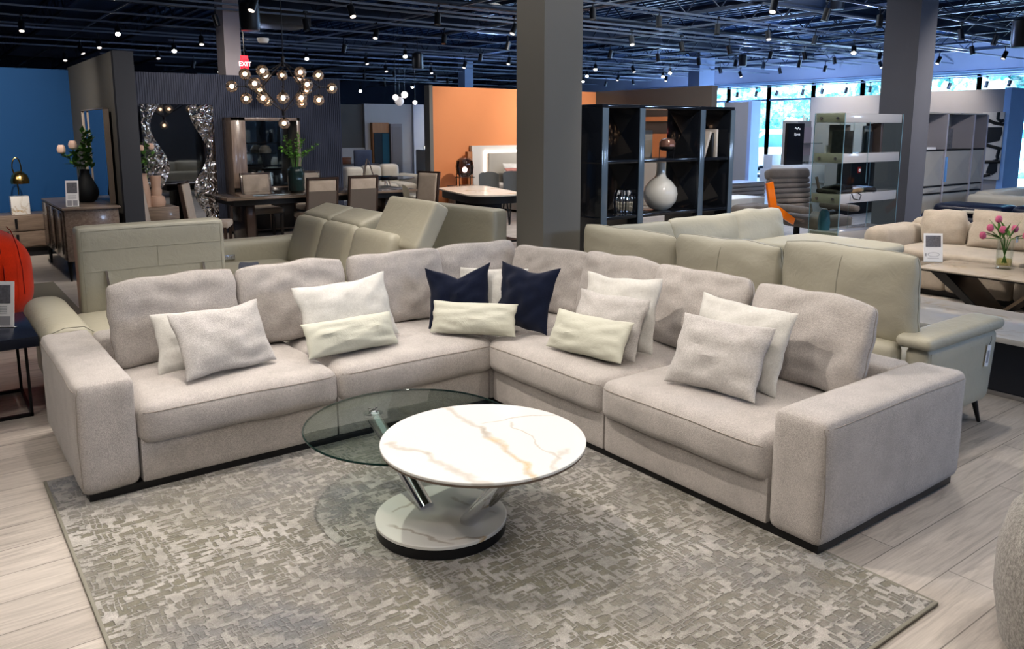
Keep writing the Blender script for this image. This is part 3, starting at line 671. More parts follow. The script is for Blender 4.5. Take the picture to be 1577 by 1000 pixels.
# ---------------------------------------------------------------- sideboard with its things
WAL = wood('grey walnut', (.145, .105, .085), (.26, .205, .165), .25, 1, coat=.3)
WALX = wood('grey walnut across', (.16, .12, .095), (.29, .23, .185), .3, 0, coat=.2)
WALZ = wood('grey walnut upright', (.145, .105, .085), (.25, .195, .16), .25, 2, coat=.3)
DKW = plain('gloss umber lacquer', (.045, .03, .025), .15)
sb = thing('sideboard', 'dark walnut sideboard with long pull handles below a leaning mirror', 'sideboard', (1.5, 10.6, 0))
PW('carcass', B(1.27, 1.81, 9.80, 11.45, .22, .80, .004), WAL, sb)
PW('top', B(1.25, 1.83, 9.78, 11.47, .785, .81, .003), WALX, sb)
for k in range(3):
    y0 = 9.84+k*.53; d = PW('door', B(1.248, 1.27, y0, y0+.51, .24, .775, .004), WAL, sb)
    PW('handle', MB().poly([(1.235, y0+.02, .34), (1.235, y0+.045, .30), (1.235, y0+.07, .34), (1.235, y0+.07, .70), (1.235, y0+.045, .755), (1.235, y0+.02, .70)], .014, (1, 0, 0)), DKW, d)
for x, y in ((1.29, 9.83), (1.76, 9.83), (1.29, 11.40), (1.76, 11.40)):
    PW('leg', MB().cyl((x, y, 0), (x, y, .225), .010, .028, 4), BLKM, sb)
mr = thing('wall_mirror', 'tall mirror with slim taupe frame leaning above the sideboard', 'mirror', (1.80, 10.8, .81))
MIR = plain('mirror glass', (.70, .74, .78), .02, 1, var=0)
PW('glass', B(1.80, 1.805, 10.12, 11.5, .815, 1.88), MIR, mr)
PW('frame', MB().box(1.785, 1.84, 10.08, 10.12, .812, 1.89).box(1.785, 1.84, 11.5, 11.52, .812, 1.89).box(1.785, 1.84, 10.08, 11.52, 1.88, 1.895).box(1.79, 1.80, 11.16, 11.185, .812, 1.88), plain('taupe frame', (.32, .27, .23), .4), mr)
VAS = plain('charcoal ceramic', (.02, .022, .024), .55)
def bloom(mb, c, r, d=V((0, 0, 1))):
    q = d.to_track_quat('Z', 'Y').to_matrix().to_4x4(); q.translation = V(c)
    mb.lathe([(r*.2, 0), (r*.75, r*.35), (r*.85, r*1.0), (r*.7, r*1.6), (r*.5, r*1.9), (r*.2, r*1.8), (0, r*1.2)], seg=10, m=q, rib=.06, nr=3)
def leaf(mb, p, d, L, w):
    p = V(p); d = V(d).normalized(); s = d.cross(V((0, 0, 1))); s = (s if s.length > .1 else V((1, 0, 0))).normalized(); n = s.cross(d)
    mb.poly([p, p+d*L*.35+s*w, p+d*L+n*L*-.12, p+d*L*.35-s*w]); return mb
def bouquet(name, label, cat, loc, vase_prof, vmat, stems, blm, petal, lf=14, seed=1, seg=28, lsz=.05):
    """vase with stems, blooms and leaves; stems = list of tip positions relative to the vase"""
    r = random.Random(seed); t = thing(name, label, cat, loc)
    P('vase', MB().lathe(vase_prof, seg=seg), vmat, t); zt = vase_prof[-1][1] if vase_prof[-1][1] > .05 else max(z for _, z in vase_prof)
    zt = max(z for _, z in vase_prof); sm_ = MB(); lm = MB(); bs = []
    for (x, y, z) in stems:
        a = V((x*.1, y*.1, zt*.35)); b2 = V((x*.35, y*.35, zt+(z-zt)*.35)); c = V((x, y, z)); sm_.tube([a, b2, c], .0035, 5)
        bs.append((c, (c-b2).normalized()))
        for _ in range(lf):
            u = r.random(); q = b2.lerp(c, u*.9); leaf(lm, q, (r.uniform(-1, 1), r.uniform(-1, 1), r.uniform(-.1, .9)), lsz*r.uniform(.7, 1.3), lsz*.28)
    P('stems', sm_, GREEN, t)
    if petal:
        for c, d in bs:
            m2 = MB(); bloom(m2, c, blm, d); P('flower', m2, petal, t)
    P('foliage', lm, GREEN, t)['kind'] = 'stuff'; return t
p0 = atz(127, 305, .81)
PKW = plain('pale pink petal', (.78, .56, .46), .6, var=.15, vs=20)
VP = [(0, 0), (.07, 0), (.11, .03), (.135, .10), (.125, .17), (.08, .26), (.05, .34), (.055, .38), (.045, .38)]
t = bouquet('flower_vase', 'dark gourd shaped vase of pale pink roses on the sideboard', 'vase', (1.62, 10.55, .81), VP, VAS, [(-.20, .15, .56), (-.09, .07, .61), (.03, -.03, .62), (-.15, -.05, .46)], .042, None, 14, 3, lsz=.11)
for k, q in enumerate([(-.20, .15, .56), (-.09, .07, .61)]):
    m2 = MB(); bloom(m2, q, .055); P('flower', m2, PKW, t)
m2 = MB(); rr = random.Random(4)
for k in range(70): z = .38+k*.0062; leaf(m2, (.03+rr.uniform(-.04, .04), -.03, z), (rr.uniform(-1, 1), rr.uniform(-1, 1), .8), .09, .03)
P('foliage', m2, GREEN, t)['kind'] = 'stuff'
p = atz(112, 319, .81); sign('tall white price sign with photo on the sideboard', (p.x, p.y, .813), -.35, .13, .29, .2)
# low console and lamp under the blue wall
lc2 = thing('media_console', 'low walnut console with four drawers under the blue wall', 'console', (.3, 12.3, 0))
PW('carcass', B(-1.2, 1.50, 12.15, 12.65, .12, .55, .004), WALX, lc2)
for k in range(2):
    for j in range(2):
        x0 = -1.18+k*1.34; d = PW('drawer', B(x0, x0+1.31, 12.13, 12.15, .14+j*.205, .335+j*.205, .004), WALX, lc2)
        PW('handle', MB().box(1.0 if k else -.3, 1.03 if k else -.27, 12.11, 12.13, .17+j*.205, .30+j*.205), BLK, d)
PW('plinth', B(-1.1, 1.4, 12.2, 12.6, 0, .12), BLK, lc2)
lm_ = thing('table_lamp', 'brass dome lamp with arched stem on a white marble block', 'lamp', (1.09, 12.30, .55))
P('marble_block', B(-.105, .105, -.10, .10, 0, .24, .006), marble('white block', (.75, .74, .72), scale=3), lm_)
P('stem', MB().tube([(0, 0, .26), (0, 0, .40), ]+[(-.015-.05*cos(a)+.02, 0, .60+.14*sin(a)) for a in [k*pi/10 for k in range(0, 11)]]+[(.05, 0, .5)], .008, 8), BRASS, lm_)
P('lamp_shade', MB().lathe([(.105, .40), (.11, .44), (.09, .51), (.045, .555), (0, .57)], (.03, 0, 0), 28), BRASS, lm_)
# ---------------------------------------------------------------- wavy mirror and vases at the fluted wall
wm = thing('wavy_mirror', 'large square mirror with rippling silver sides on the fluted wall', 'mirror', (3.3, 13.02, .25))
PW('glass', B(2.80, 3.86, 13.0, 13.03, .22, 2.03), plain('dark mirror', (.32, .34, .38), .03, 1, var=0), wm)
def wavepanel(xo, xi, ph):
    b = bmesh.new(); rows = []
    for j in range(61):
        z = .22+j/60*1.81; f = .5+.5*sin(z*5.2+ph); row = []
        for i in range(9):
            u = i/8; x = xo + (xi-xo)*u*(.35+.65*f); row.append(b.verts.new((x, 12.995-.035*sin(u*pi)*(1+.4*sin(z*9+u*5)), z)))
        rows.append(row)
    for A, Bq in zip(rows, rows[1:]):
        for i in range(8): b.faces.new((A[i], A[i+1], Bq[i+1], Bq[i]))
    mb = MB(); mb.add(b); return mb
RIP, nt_, b__ = new_mat('rippled silver'); b__.inputs['Base Color'].default_value = (.8, .8, .82, 1); b__.inputs['Metallic'].default_value = 1; b__.inputs['Roughness'].default_value = .08
bump(nt_, b__, noise_tex(nt_, coords(nt_), 7, 2, .5, 1.5), 1.0, .12)
PW('rippled_side', wavepanel(2.80, 3.16, 2.2), RIP, wm); PW('rippled_side', wavepanel(3.86, 3.50, 4.2), RIP, wm)
sb2 = thing('cabinet', 'small walnut cabinet below the wavy mirror', 'cabinet', (2.9, 12.2, 0))
q0, q1 = aty(232, 300, 11.6), aty(275, 306, 11.6)
PW('carcass', B(q0.x-.1, q1.x, 11.6, 12.1, .1, .60, .004), WALX, sb2); PW('plinth', B(q0.x-.05, q1.x-.05, 11.65, 12.05, 0, .1), BLK, sb2)
PINK = plain('blush ceramic', (.52, .37, .29), .5)
T('beige_vase', MB().lathe([(0, 0), (.10, 0), (.115, .05), (.10, .13), (.065, .15), (.075, .22), (.06, .25), (.062, .27), (.075, .42), (.06, .42), (0, .3)], seg=32), PINK, 'stepped blush vase on the small walnut cabinet', 'vase', (aty(241, 300, 11.85).x, 11.85, .60))
T('beige_vase', MB().lathe([(0, 0), (.08, 0), (.085, .2), (.06, .34), (.05, .42), (.06, .46), (.05, .46), (0, .3)], seg=28), PINK, 'slim blush vase half hidden behind the wing wall', 'vase', (aty(222, 300, 11.8).x, 11.8, .60))
p = aty(224, 235, 11.8)
mb = MB(); rr = random.Random(9)
for k in range(46): leaf(mb, (p.x+rr.uniform(-.09, .09), 11.8+rr.uniform(-.06, .06), 1.06+rr.random()*.42), (rr.uniform(-1, 1), rr.uniform(-1, 1), rr.random()), .10, .035)
rs = thing('rose_spray', 'leafy spray of pale roses in the slim blush vase', 'flowers', (p.x, 11.8, 1.02)); PW('foliage', mb, GREEN, rs)['kind'] = 'stuff'
PW('stems', MB().tube([(p.x, 11.8, .9), (p.x-.01, 11.8, 1.3), (p.x, 11.8, 1.5)], .005, 5), GREEN, rs)
for dx, z in ((-.06, 1.36), (.07, 1.38)): m2 = MB(); bloom(m2, (p.x+dx, 11.75, z), .045); PW('flower', m2, PKW, rs)
# ---------------------------------------------------------------- china cabinet and dining set
cc = thing('china_cabinet', 'tall walnut china cabinet with mirrored centre niche against the fluted wall', 'cabinet', (4.7, 12.8, 0))
x0, x1 = aty(356, 200, 12.6).x, aty(462, 200, 12.6).x; zt = aty(400, 181, 12.6).z
cb = MB().box(x0, x0+.22, 12.6, 13.03, .05, zt, .003).box(x1-.05, x1, 12.6, 13.03, .05, zt, .003).box(x0, x1, 12.6, 13.03, zt-.05, zt, .003).box(x0, x1, 12.6, 13.03, .05, .75, .003)
PW('carcass', cb, WALZ, cc); PW('niche_mirror', B(x0+.22, x1-.05, 12.98, 13.0, .75, zt-.05), MIR, cc)
PW('glass_shelf', MB().box(x0+.22, x1-.05, 12.65, 12.97, 1.27, 1.28), GLASSD, cc); PW('niche_floor', B(x0+.22, x1-.05, 12.62, 12.98, .75, .77), BLK, cc)
PW('glass_door', B(x0+.24, x1-.06, 12.59, 12.6, .77, zt-.06), thin_glass('cabinet glass', (.8, .85, .88), .06), cc)
PW('lower_door', MB().box(x0+.02, (x0+x1)/2-.01, 12.585, 12.6, .08, .73, .003).box((x0+x1)/2+.01, x1-.02, 12.585, 12.6, .08, .73, .003), plain('black cabinet door', (.02, .018, .018), .15), cc)
for k, (dx, w, h, c_) in enumerate(((.30, .035, .22, PINK), (.40, .06, .20, PAPER), (.52, .07, .14, BLK), (.60, .05, .17, STEEL), (.36, .09, .12, WALX))):
    zz = .77 if k < 4 else 1.28
    T('cabinet_ornament', MB().lathe([(0, 0), (w, 0), (w*1.1, h*.4), (w*.6, h), (0, h)], seg=16), c_, ['pink', 'white', 'black', 'silver', 'brown'][k]+' ornament standing in the china cabinet', 'ornament', (x0+.22+dx, 12.78, zz))
DTM = wood('gloss dining walnut', (.10, .075, .06), (.19, .15, .12), .12, 0, coat=.6)
dt = thing('dining_table', 'long gloss walnut dining table set with upholstered chairs', 'table', (4.7, 11.2, 0))
PW('tabletop', B(3.3, 6.2, 10.75, 11.75, .71, .75, .006), DTM, dt); PW('apron', B(3.42, 6.08, 10.85, 11.65, .63, .71), BLK, dt)
for x in (3.62, 5.75): PW('leg', B(x, x+.12, 10.95, 11.55, 0, .64, .01), DKW, dt)
p = atz(462, 297, .75)
sg = thing('branch_vase', 'ribbed green glass vase with leafy branches on the dining table', 'vase', (p.x, p.y+.12, .75))
GG = plain('dark green glass', (.018, .035, .036), .08, coat=.5)
P('vase', MB().lathe([(0, 0), (.09, 0), (.115, .03), (.12, .30), (.10, .36), (.085, .37), (.08, .33), (0, .3)], seg=48, rib=.02, nr=16), GG, sg)
sm_ = MB(); lm = MB(); rr = random.Random(5)
for tip in ((-.16, .0, .82), (-.06, .05, .76), (.05, -.03, .88), (.12, .02, .78), (.36, .0, .70), (.22, .06, .60), (-.22, .02, .66)):
    a = V((0, 0, .15)); c = V(tip); b2 = V((tip[0]*.3, tip[1]*.3, .5)); sm_.tube([a, b2, c], .004, 5)
    for k in range(34):
        q = b2.lerp(c, rr.random()); leaf(lm, q+V((rr.uniform(-.03, .03), rr.uniform(-.03, .03), 0)), (rr.uniform(-1, 1), rr.uniform(-1, 1), rr.uniform(-.2, 1)), .05, .02)
P('stems', sm_, GREEN, sg); P('foliage', lm, plain('bright leaf', (.16, .36, .06), .6, var=.3), sg)['kind'] = 'stuff'
CHF = fabric('taupe chair fabric', (.33, .285, .245), .06)
CHB = plain('grey brown back', (.105, .09, .08), .45)
proto = None
def dining_chair(label, x, y, rz):
    """local: faces +y, back at -y"""
    global proto
    if proto is None:
        t = thing('dining_chair', label, 'chair', (x, y, 0), rz, 'dining chairs around the walnut table')
        P('seat', MB().soft(-.23, .23, -.20, .26, .40, .49, .03, n=8), CHF, t)
        m = Matrix.Translation(V((0, -.22, .44))) @ Matrix.Rotation(.13, 4, 'X')
        P('back_frame', MB().box(-.235, -.205, -.025, .02, -.42, .56, .004, m=m).box(.205, .235, -.025, .02, -.42, .56, .004, m=m).box(-.235, .235, -.025, .02, .53, .56, .004, m=m), DKW, t)
        P('backrest', MB().soft(-.205, .205, -.018, .035, .02, .53, .02, n=8, m=m), CHF, t); P('rear_panel', MB().box(-.205, .205, -.024, -.018, .02, .37, m=m), CHB, t)
        for sx in (-1, 1): P('leg', MB().bar((sx*.20, .22, 0), (sx*.21, .22, .42), .035), DKW, t)
        proto = t; return t
    return dup(proto, (x, y, 0), rz, label)
for (px, py, rz, lb_) in ((497, 275, .0, 'taupe dining chair with framed back, left of the two seen from behind'), (560, 272, .0, 'taupe dining chair with framed back, right of the two seen from behind')):
    p = atz(px, py, .98); dining_chair(lb_, p.x, p.y+.3, rz)
p = atz(380, 266, .98); dining_chair('taupe dining chair facing the camera in front of the china cabinet', p.x, 12.02, pi)
p = atz(480, 266, .98); dining_chair('taupe dining chair behind the green glass vase', p.x, 12.02, pi)
dining_chair('taupe dining chair at the right end of the walnut table', 6.32, 11.0, pi/2+.25)
dining_chair('taupe dining chair at the left end of the walnut table', 3.02, 10.6, -pi/2-.45)
dining_chair('taupe dining chair before the wavy mirror, near the wing wall', 2.35, 9.95, -pi/2-.35)

# ---------------------------------------------------------------- chandelier
ch = thing('chandelier', 'black branching chandelier with clear glass globe bulbs over the dining table', 'chandelier', (3.86, 10, 1.7))
GLB = thin_glass('amber globe glass', (.88, .78, .68), .22, .15, .12); BULB = plain('glowing bulb', (1, .7, .5), .5, emit=7, ecol=(1, .72, .50), var=0)
n0 = aty(436, 95, 10); n1 = aty(437, 172, 10); YC = 10
nodes = [V((aty(379, 133, 10).x, 10, aty(379, 133, 10).z)), aty(399, 132, 9.55), aty(404, 135, 10.45), aty(467, 132, 9.55), aty(463, 136, 10.45), aty(492, 134, 10), aty(436, 134, 10.65), aty(436, 140, 9.4)]
rod = MB(); rod.cyl(n0+V((0, 0, .02)), (n0.x, 10, 4.1), .006).cyl(n0-V((0, 0, .06)), n0+V((0, 0, .06)), .025).cyl(n1-V((0, 0, .05)), n1+V((0, 0, .03)), .022)
for nd in nodes: rod.cyl(n0, nd, .006, seg=8); rod.cyl(n1, nd, .006, seg=8); rod.sph(nd, .018, seg=10)
GLO = [(377, 114, 10, 0), (357, 133, 10, 0), (379, 152, 10, 0), (404, 109, 9.55, 1), (392, 129, 9.5, 1), (405, 151, 9.55, 1), (400, 138, 10.5, 2), (412, 156, 10.5, 2), (409, 117, 10.5, 2), (434.5, 116, 10.7, 6), (436, 151, 9.35, 7),
       (462.6, 111.5, 9.55, 3), (473, 130, 9.5, 3), (464, 151, 9.55, 3), (461, 121, 10.5, 4), (472, 139, 10.5, 4), (465, 159, 10.45, 4), (490, 116, 10, 5), (511, 136, 10, 5), (491, 154, 10, 5), (437.7, 190, 10, -1)]
for (px, py, yy, k) in GLO:
    g = aty(px, py, yy); a = n1 if k < 0 else nodes[k]; d = (g-a).normalized(); rod.cyl(a, g-d*.05, .006, seg=8); rod.cyl(g-d*.075, g-d*.045, .016, seg=10)
PW('frame', rod, BLK, ch)
for (px, py, yy, k) in GLO:
    g = aty(px, py, yy); gb = PW('globe', MB().sph(g, .072, seg=20), GLB, ch); PW('bulb', MB().sph(g, .027, seg=10), BULB, gb)
# ---------------------------------------------------------------- middle distance: orange bay
TM = marble('table stone', (.70, .65, .57), (.5, .4, .3), 1.6, 8, .2)
t2 = thing('stone_table', 'white stone topped extending table on a black frame by the orange wall', 'table', (7, 10, 0))
P1, P2, P3, P4 = atz(668, 289, .76), atz(742, 285, .76), atz(815, 299, .76), atz(728, 302, .76)
pts = [P1, P4, P3, P2]; cen = sum(pts, V())/4
def rounded(pts, r, n=6):
    out = []
    for i in range(len(pts)):
        a, b_, c = pts[i-1], pts[i], pts[(i+1) % len(pts)]; p = b_+(a-b_).normalized()*r; q = b_+(c-b_).normalized()*r
        for k in range(n+1): t = k/n; out.append((1-t)**2*p+2*t*(1-t)*b_+t*t*q)
    return out
PW('tabletop', MB().poly([V((p.x, p.y, .74)) for p in rounded(pts, .35)], .02), TM, t2)
PW('apron', MB().poly([V((cen.x+(p.x-cen.x)*.9, cen.y+(p.y-cen.y)*.9, .63)) for p in rounded(pts, .3)], .11), BLK, t2)
PW('pedestal', MB().box(cen.x-.25, cen.x+.25, cen.y-.25, cen.y+.25, .03, .64, .02).box(cen.x-.5, cen.x+.5, cen.y-.4, cen.y+.4, 0, .03), BLKM, t2)
GCH = leather('grey chair leather', (.13, .13, .12), .5); CCH = leather('cream chair leather', (.45, .43, .37), .5)
sproto = {}
def shell_chair(label, x, y, rz, mt, key):
    if key in sproto: return dup(sproto[key], (x, y, 0), rz, label)
    t = thing('side_chair', label, 'chair', (x, y, 0), rz, 'curved back side chairs'); sproto[key] = t
    P('seat', MB().soft(-.24, .24, -.22, .24, .42, .50, .035, n=8), mt, t)
    b = bmesh.new(); rows = []
    for j in range(9):
        z = .46+j*.056; row = []
        for i in range(13): a = (i/12-.5)*1.7; row.append(b.verts.new((sin(a)*(.25+.0*j), -.27+.12*(1-cos(a))*1.3-(z-.46)*.12, z-(.05*(abs(i-6)/6)**3 if j == 8 else 0))))
        rows.append(row)
    for A, C_ in zip(rows, rows[1:]):
        for i in range(12): b.faces.new((A[i], A[i+1], C_[i+1], C_[i]))
    bmesh.ops.solidify(b, geom=b.faces[:], thickness=.035); mb = MB(); mb.add(b); P('backrest', mb, mt, t)
    for sx in (-1, 1):
        for sy in (-1, 1): P('leg', MB().cyl((sx*.22, sy*.21, 0), (sx*.19, sy*.17, .43), .011, .015, 10), BLKM, t)
    return t
for (px, py, zz, rz, mt, key, lb_) in ((718, 300, .96, -1.2, CCH, 'c', 'cream leather side chair with rolled top at the stone table'), (760, 273, .93, pi-.3, GCH, 'g', 'grey leather side chair left of its twin beyond the stone table'),
                                      (797, 275, .93, pi-.3, GCH, 'g', 'grey leather side chair half hidden by the column')):
    if key == 'c': p = atz(655, 281, .93); rz = -1.9
    else: p = aty(px, py, 11.45)
    shell_chair(lb_, p.x, p.y, rz, mt, key)
bs = thing('bar_chair', 'black side chair with slim legs at the right end of the stone table', 'chair', (6.75, 8.45, 0), 1.9)
P('seat', MB().soft(-.2, .2, -.2, .2, .42, .47, .02, n=6), BLK, bs); P('backrest', MB().soft(-.2, .2, -.22, -.19, .5, .95, .012, n=6), BLK, bs)
for sx in (-1, 1):
    for sy in (-1, 1): P('leg', MB().bar((sx*.2, sy*.2, 0), (sx*.18, sy*.18, .43), .022), BLKM, bs)
P('stretcher', MB().bar((-.2, .2, .12), (.2, .2, .12), .015).bar((-.2, -.2, .12), (.2, -.2, .12), .015), BLKM, bs)
# bed
bd = thing('bed', 'bed with pale headboard framed by a glowing strip on the orange wall', 'bed', (10.5, 13.5, 0))
h0 = aty(726, 223, 14.0); 
PW('headboard', MB().box(h0.x, 12.2, 13.98, 14.09, .2, 1.32, .01), plain('pale headboard', (.55, .53, .50), .6), bd)
PW('headboard_pad', MB().soft(h0.x+.35, 11.85, 13.86, 13.97, .3, 1.16, .02, n=6), plain('grey pad', (.38, .36, .32), .8), bd)
LEDM = plain('glowing strip', (1, .85, .75), .5, emit=5, ecol=(1, .85, .75), var=0)
PW('light_strip', MB().box(h0.x+.30, h0.x+.33, 13.95, 13.98, .4, 1.21).box(h0.x+.30, 11.9, 13.95, 13.98, 1.18, 1.21), LEDM, bd)
PW('mattress', MB().soft(h0.x+.35, 11.85, 11.9, 13.85, .3, .55, .06, n=8), FABL, bd); PW('frame', B(h0.x+.3, 11.9, 11.85, 13.9, .05, .32), plain('bed frame', (.4, .38, .35), .6), bd)
PKF = fabric('dusty pink velvet', (.42, .20, .17), .05)
cushion('bed_pillow', 'white pillow propped on the bed headboard', 'pillow', FABL, (10.25, 13.55, .57), 0, .3, .62, .40, .14, seed=71, **TP)
cushion('bed_pillow', 'dusty pink pillow in front of the white bed pillow', 'pillow', PKF, (10.1, 13.25, .57), .1, .6, .55, .36, .14, seed=72, **TP)
T('nightstand', MB().box(-.25, .25, -.2, .2, 0, .50, .01).box(-.28, .28, -.2, .2, .50, .53, .005), WALX, 'walnut nightstand in front of the orange wall', 'nightstand', (8.98, 13.7, 0))
tl = thing('lantern_lamp', 'smoked glass lantern lamp in a thin black stand by the orange wall', 'lamp', (8.98, 13.65, .53))
SMK = thin_glass('smoked glass', (.42, .38, .40), .3)
P('shade', MB().lathe([(0, .16), (.09, .17), (.17, .24), (.19, .38), (.17, .50), (.11, .55), (.06, .56), (0, .56)], seg=28), SMK, tl)
P('bulb', MB().sph((0, 0, .32), .05), plain('lamp bulb', (1, .8, .7), .5, emit=14, ecol=(1, .8, .7), var=0), tl)
st_ = MB()
for a in range(4): q = V((.2*cos(a*pi/2+.4), .2*sin(a*pi/2+.4), 0)); st_.cyl(q, q+V((0, 0, .38)), .007, seg=8)
st_.lathe([(.2, .16), (.21, .165), (.2, .17)], seg=24); P('stand', st_, BLKM, tl)
T('wood_post', MB().box(0, .12, 0, .1, 0, 1.2, .01).box(.02, .10, -.005, 0, .1, 1.1), wood('orange oak', (.28, .11, .04), (.38, .17, .07), .5, 2), 'narrow brown wooden panel beside the pale headboard', 'panel', (h0.x-.16, 13.9, 0))
# gallery corner far away
q0, q1 = aty(574, 250, 20.4), aty(599, 250, 20.4); q2 = aty(620, 250, 20.3)
ac = thing('art_cabinet', 'tall cabinet with orange wood ends and dark glass front on the grey gallery wall', 'cabinet', (q0.x, 20.4, 0))
ztp = aty(590, 189, 20.4).z
PW('carcass', B(q0.x, q1.x, 20.36, 20.5, 0, ztp), wood('cherry wood', (.25, .11, .03), (.38, .18, .06), .4, 2), ac)
PW('glass_front', B(q0.x+.03, q1.x, 20.33, 20.36, .35, ztp-.28), plain('dark display glass', (.035, .045, .05), .15), ac)
PW('blue_glass_panel', B(q0.x+.28, q1.x-.02, 20.32, 20.33, .7, ztp-.3), plain('teal display glass', (.03, .09, .11), .15), ac)
T('door_panel', MB().box(q1.x+.01, q2.x, 20.28, 20.36, 0, ztp-.03, .01).box(q1.x+.06, q2.x-.05, 20.27, 20.28, .1, ztp-.12), plain('taupe panel', (.17, .14, .12), .5), 'tall taupe door panel beside the art cabinet', 'panel')
fsf = thing('cream_sofa', 'long cream leather sofa with rolled headrests in the far middle bay', 'sofa', (8, 15.8, 0))
a, b_ = aty(527, 260, 16.5), aty(610, 262, 16.5)
LEC = leather('cream leather', (.50, .48, .43), .45)
for k in range(3):
    xa = a.x+(b_.x-a.x)*k/3; xb = a.x+(b_.x-a.x)*(k+1)/3
    PW('backrest', MB().soft(xa, xb, 16.3, 16.62, .3, .84+.02*k, .1, n=8), LEC, fsf); PW('seat', MB().soft(xa, xb, 15.5, 16.4, .1, .48, .08, n=8, crown=.03), LEC, fsf)
PW('arm', MB().soft(b_.x, b_.x+.3, 15.4, 16.6, .1, .66, .1, n=8), LEC, fsf)
PW('plinth', B(a.x+.1, b_.x+1.1, 15.6, 16.3, 0, .12), BLK, fsf); PW('chaise', MB().soft(b_.x+.3, b_.x+1.3, 15.0, 16.3, .1, .58, .12, n=8), LEC, fsf)
gt = thing('glass_table', 'round glass dining table with wire legs behind the walnut chairs', 'table', (6.9, 12.9, 0))
p = atz(588, 274, .75)
PW('tabletop', disc(V((p.x, p.y, 0)), .62, .74, .755, .004, 48), thin_glass('frosty table glass', (.75, .80, .78), .35), gt)
mb = MB()
for k in range(6): a_ = k*pi/3; mb.cyl((p.x+.35*cos(a_), p.y+.35*sin(a_), 0), (p.x+.12*cos(a_+.6), p.y+.12*sin(a_+.6), .74), .010, seg=8)
PW('wire_base', mb, CHROME, gt)
mb = MB()
for (x, y, lb_) in ((p.x-.8, p.y-.25, 'cream wire leg stool left of the round glass table'), (p.x+.15, p.y-.85, 'cream wire leg stool in front of the round glass table')):
    ws = thing('wire_chair', lb_, 'chair', (x, y, 0), .4)
    P('seat', MB().soft(-.22, .22, -.22, .22, .44, .49, .022, n=6), LEC, ws)
    for sx in (-1, 1):
        for sy in (-1, 1): P('leg', MB().cyl((sx*.21, sy*.21, 0), (sx*.15, sy*.15, .45), .008, seg=8), CHROME, ws)
sa = atz(552, 262, .75)
T('easel_sign', MB().bar((-.1, 0, 0), (0, 0, .36), .02).bar((.14, 0, 0), (.03, 0, .33), .015).bar((0, .15, 0), (0, 0, .3), .012), WALX, 'slim wooden tabletop easel on the round glass table', 'easel', (p.x-.3, p.y, .757))
T('magazine', MB().box(-.14, .14, -.1, .1, 0, .012).box(-.12, .13, -.09, .1, .012, .02), BLK, 'dark magazine on the round glass table', 'magazine', (p.x+.02, p.y-.25, .757), .4)
for k, (px, py, rz, lb_) in enumerate(((565, 243, pi, 'grey high back chair before the dark gallery wall'), (637, 246, pi/2, 'cream high back chair at the end of the grey gallery wall'))):
    p = atz(px, py, .98); y = 18.6 if k == 0 else 18.0; x = aty(px, py, y).x
    t = thing('highback_chair', lb_, 'chair', (x, y, 0), rz, None); mt = [fabric('blue grey chair', (.14, .15, .18)), CCH][k]
    P('seat', MB().soft(-.25, .25, -.25, .25, .40, .5, .04, n=6), mt, t); P('backrest', MB().soft(-.25, .25, -.27, -.2, .45, 1.14, .03, n=6), mt, t)
    for sx in (-1, 1):
        for sy in (-1, 1): P('leg', MB().bar((sx*.22, sy*.22, 0), (sx*.22, sy*.22, .42), .03), DKW, t)
T('long_desk', MB().box(-1.3, .6, -.3, .3, .72, .76).box(-1.3, -1.24, -.3, .3, 0, .72).box(.54, .6, -.3, .3, 0, .72), WALX, 'walnut desk along the dark gallery wall', 'desk', (aty(545, 250, 19.6).x, 19.6, 0))
T('wood_box', MB().box(-.14, .14, -.1, .1, 0, .15, .01).box(-.15, .15, -.11, .11, .15, .17), plain('orange box', (.30, .11, .04), .5), 'small orange wooden box on the far desk', 'box', (aty(531, 247, 19.6).x, 19.6, .76))
fa = aty(657, 240, 19)
T('arc_lamp', MB().tube([(fa.x-.1+.55*(1-cos(a)), 19, .9+.75*sin(a)) for a in [k*pi/16 for k in range(9)]][::-1]+[(fa.x-.1, 19, .0)], .02, 8).lathe([(0, 0), (.2, 0), (.2, .03), (0, .04)], (fa.x-.1, 19, 0), 20), STEEL, 'silver arc floor lamp beside the orange wall end', 'lamp')
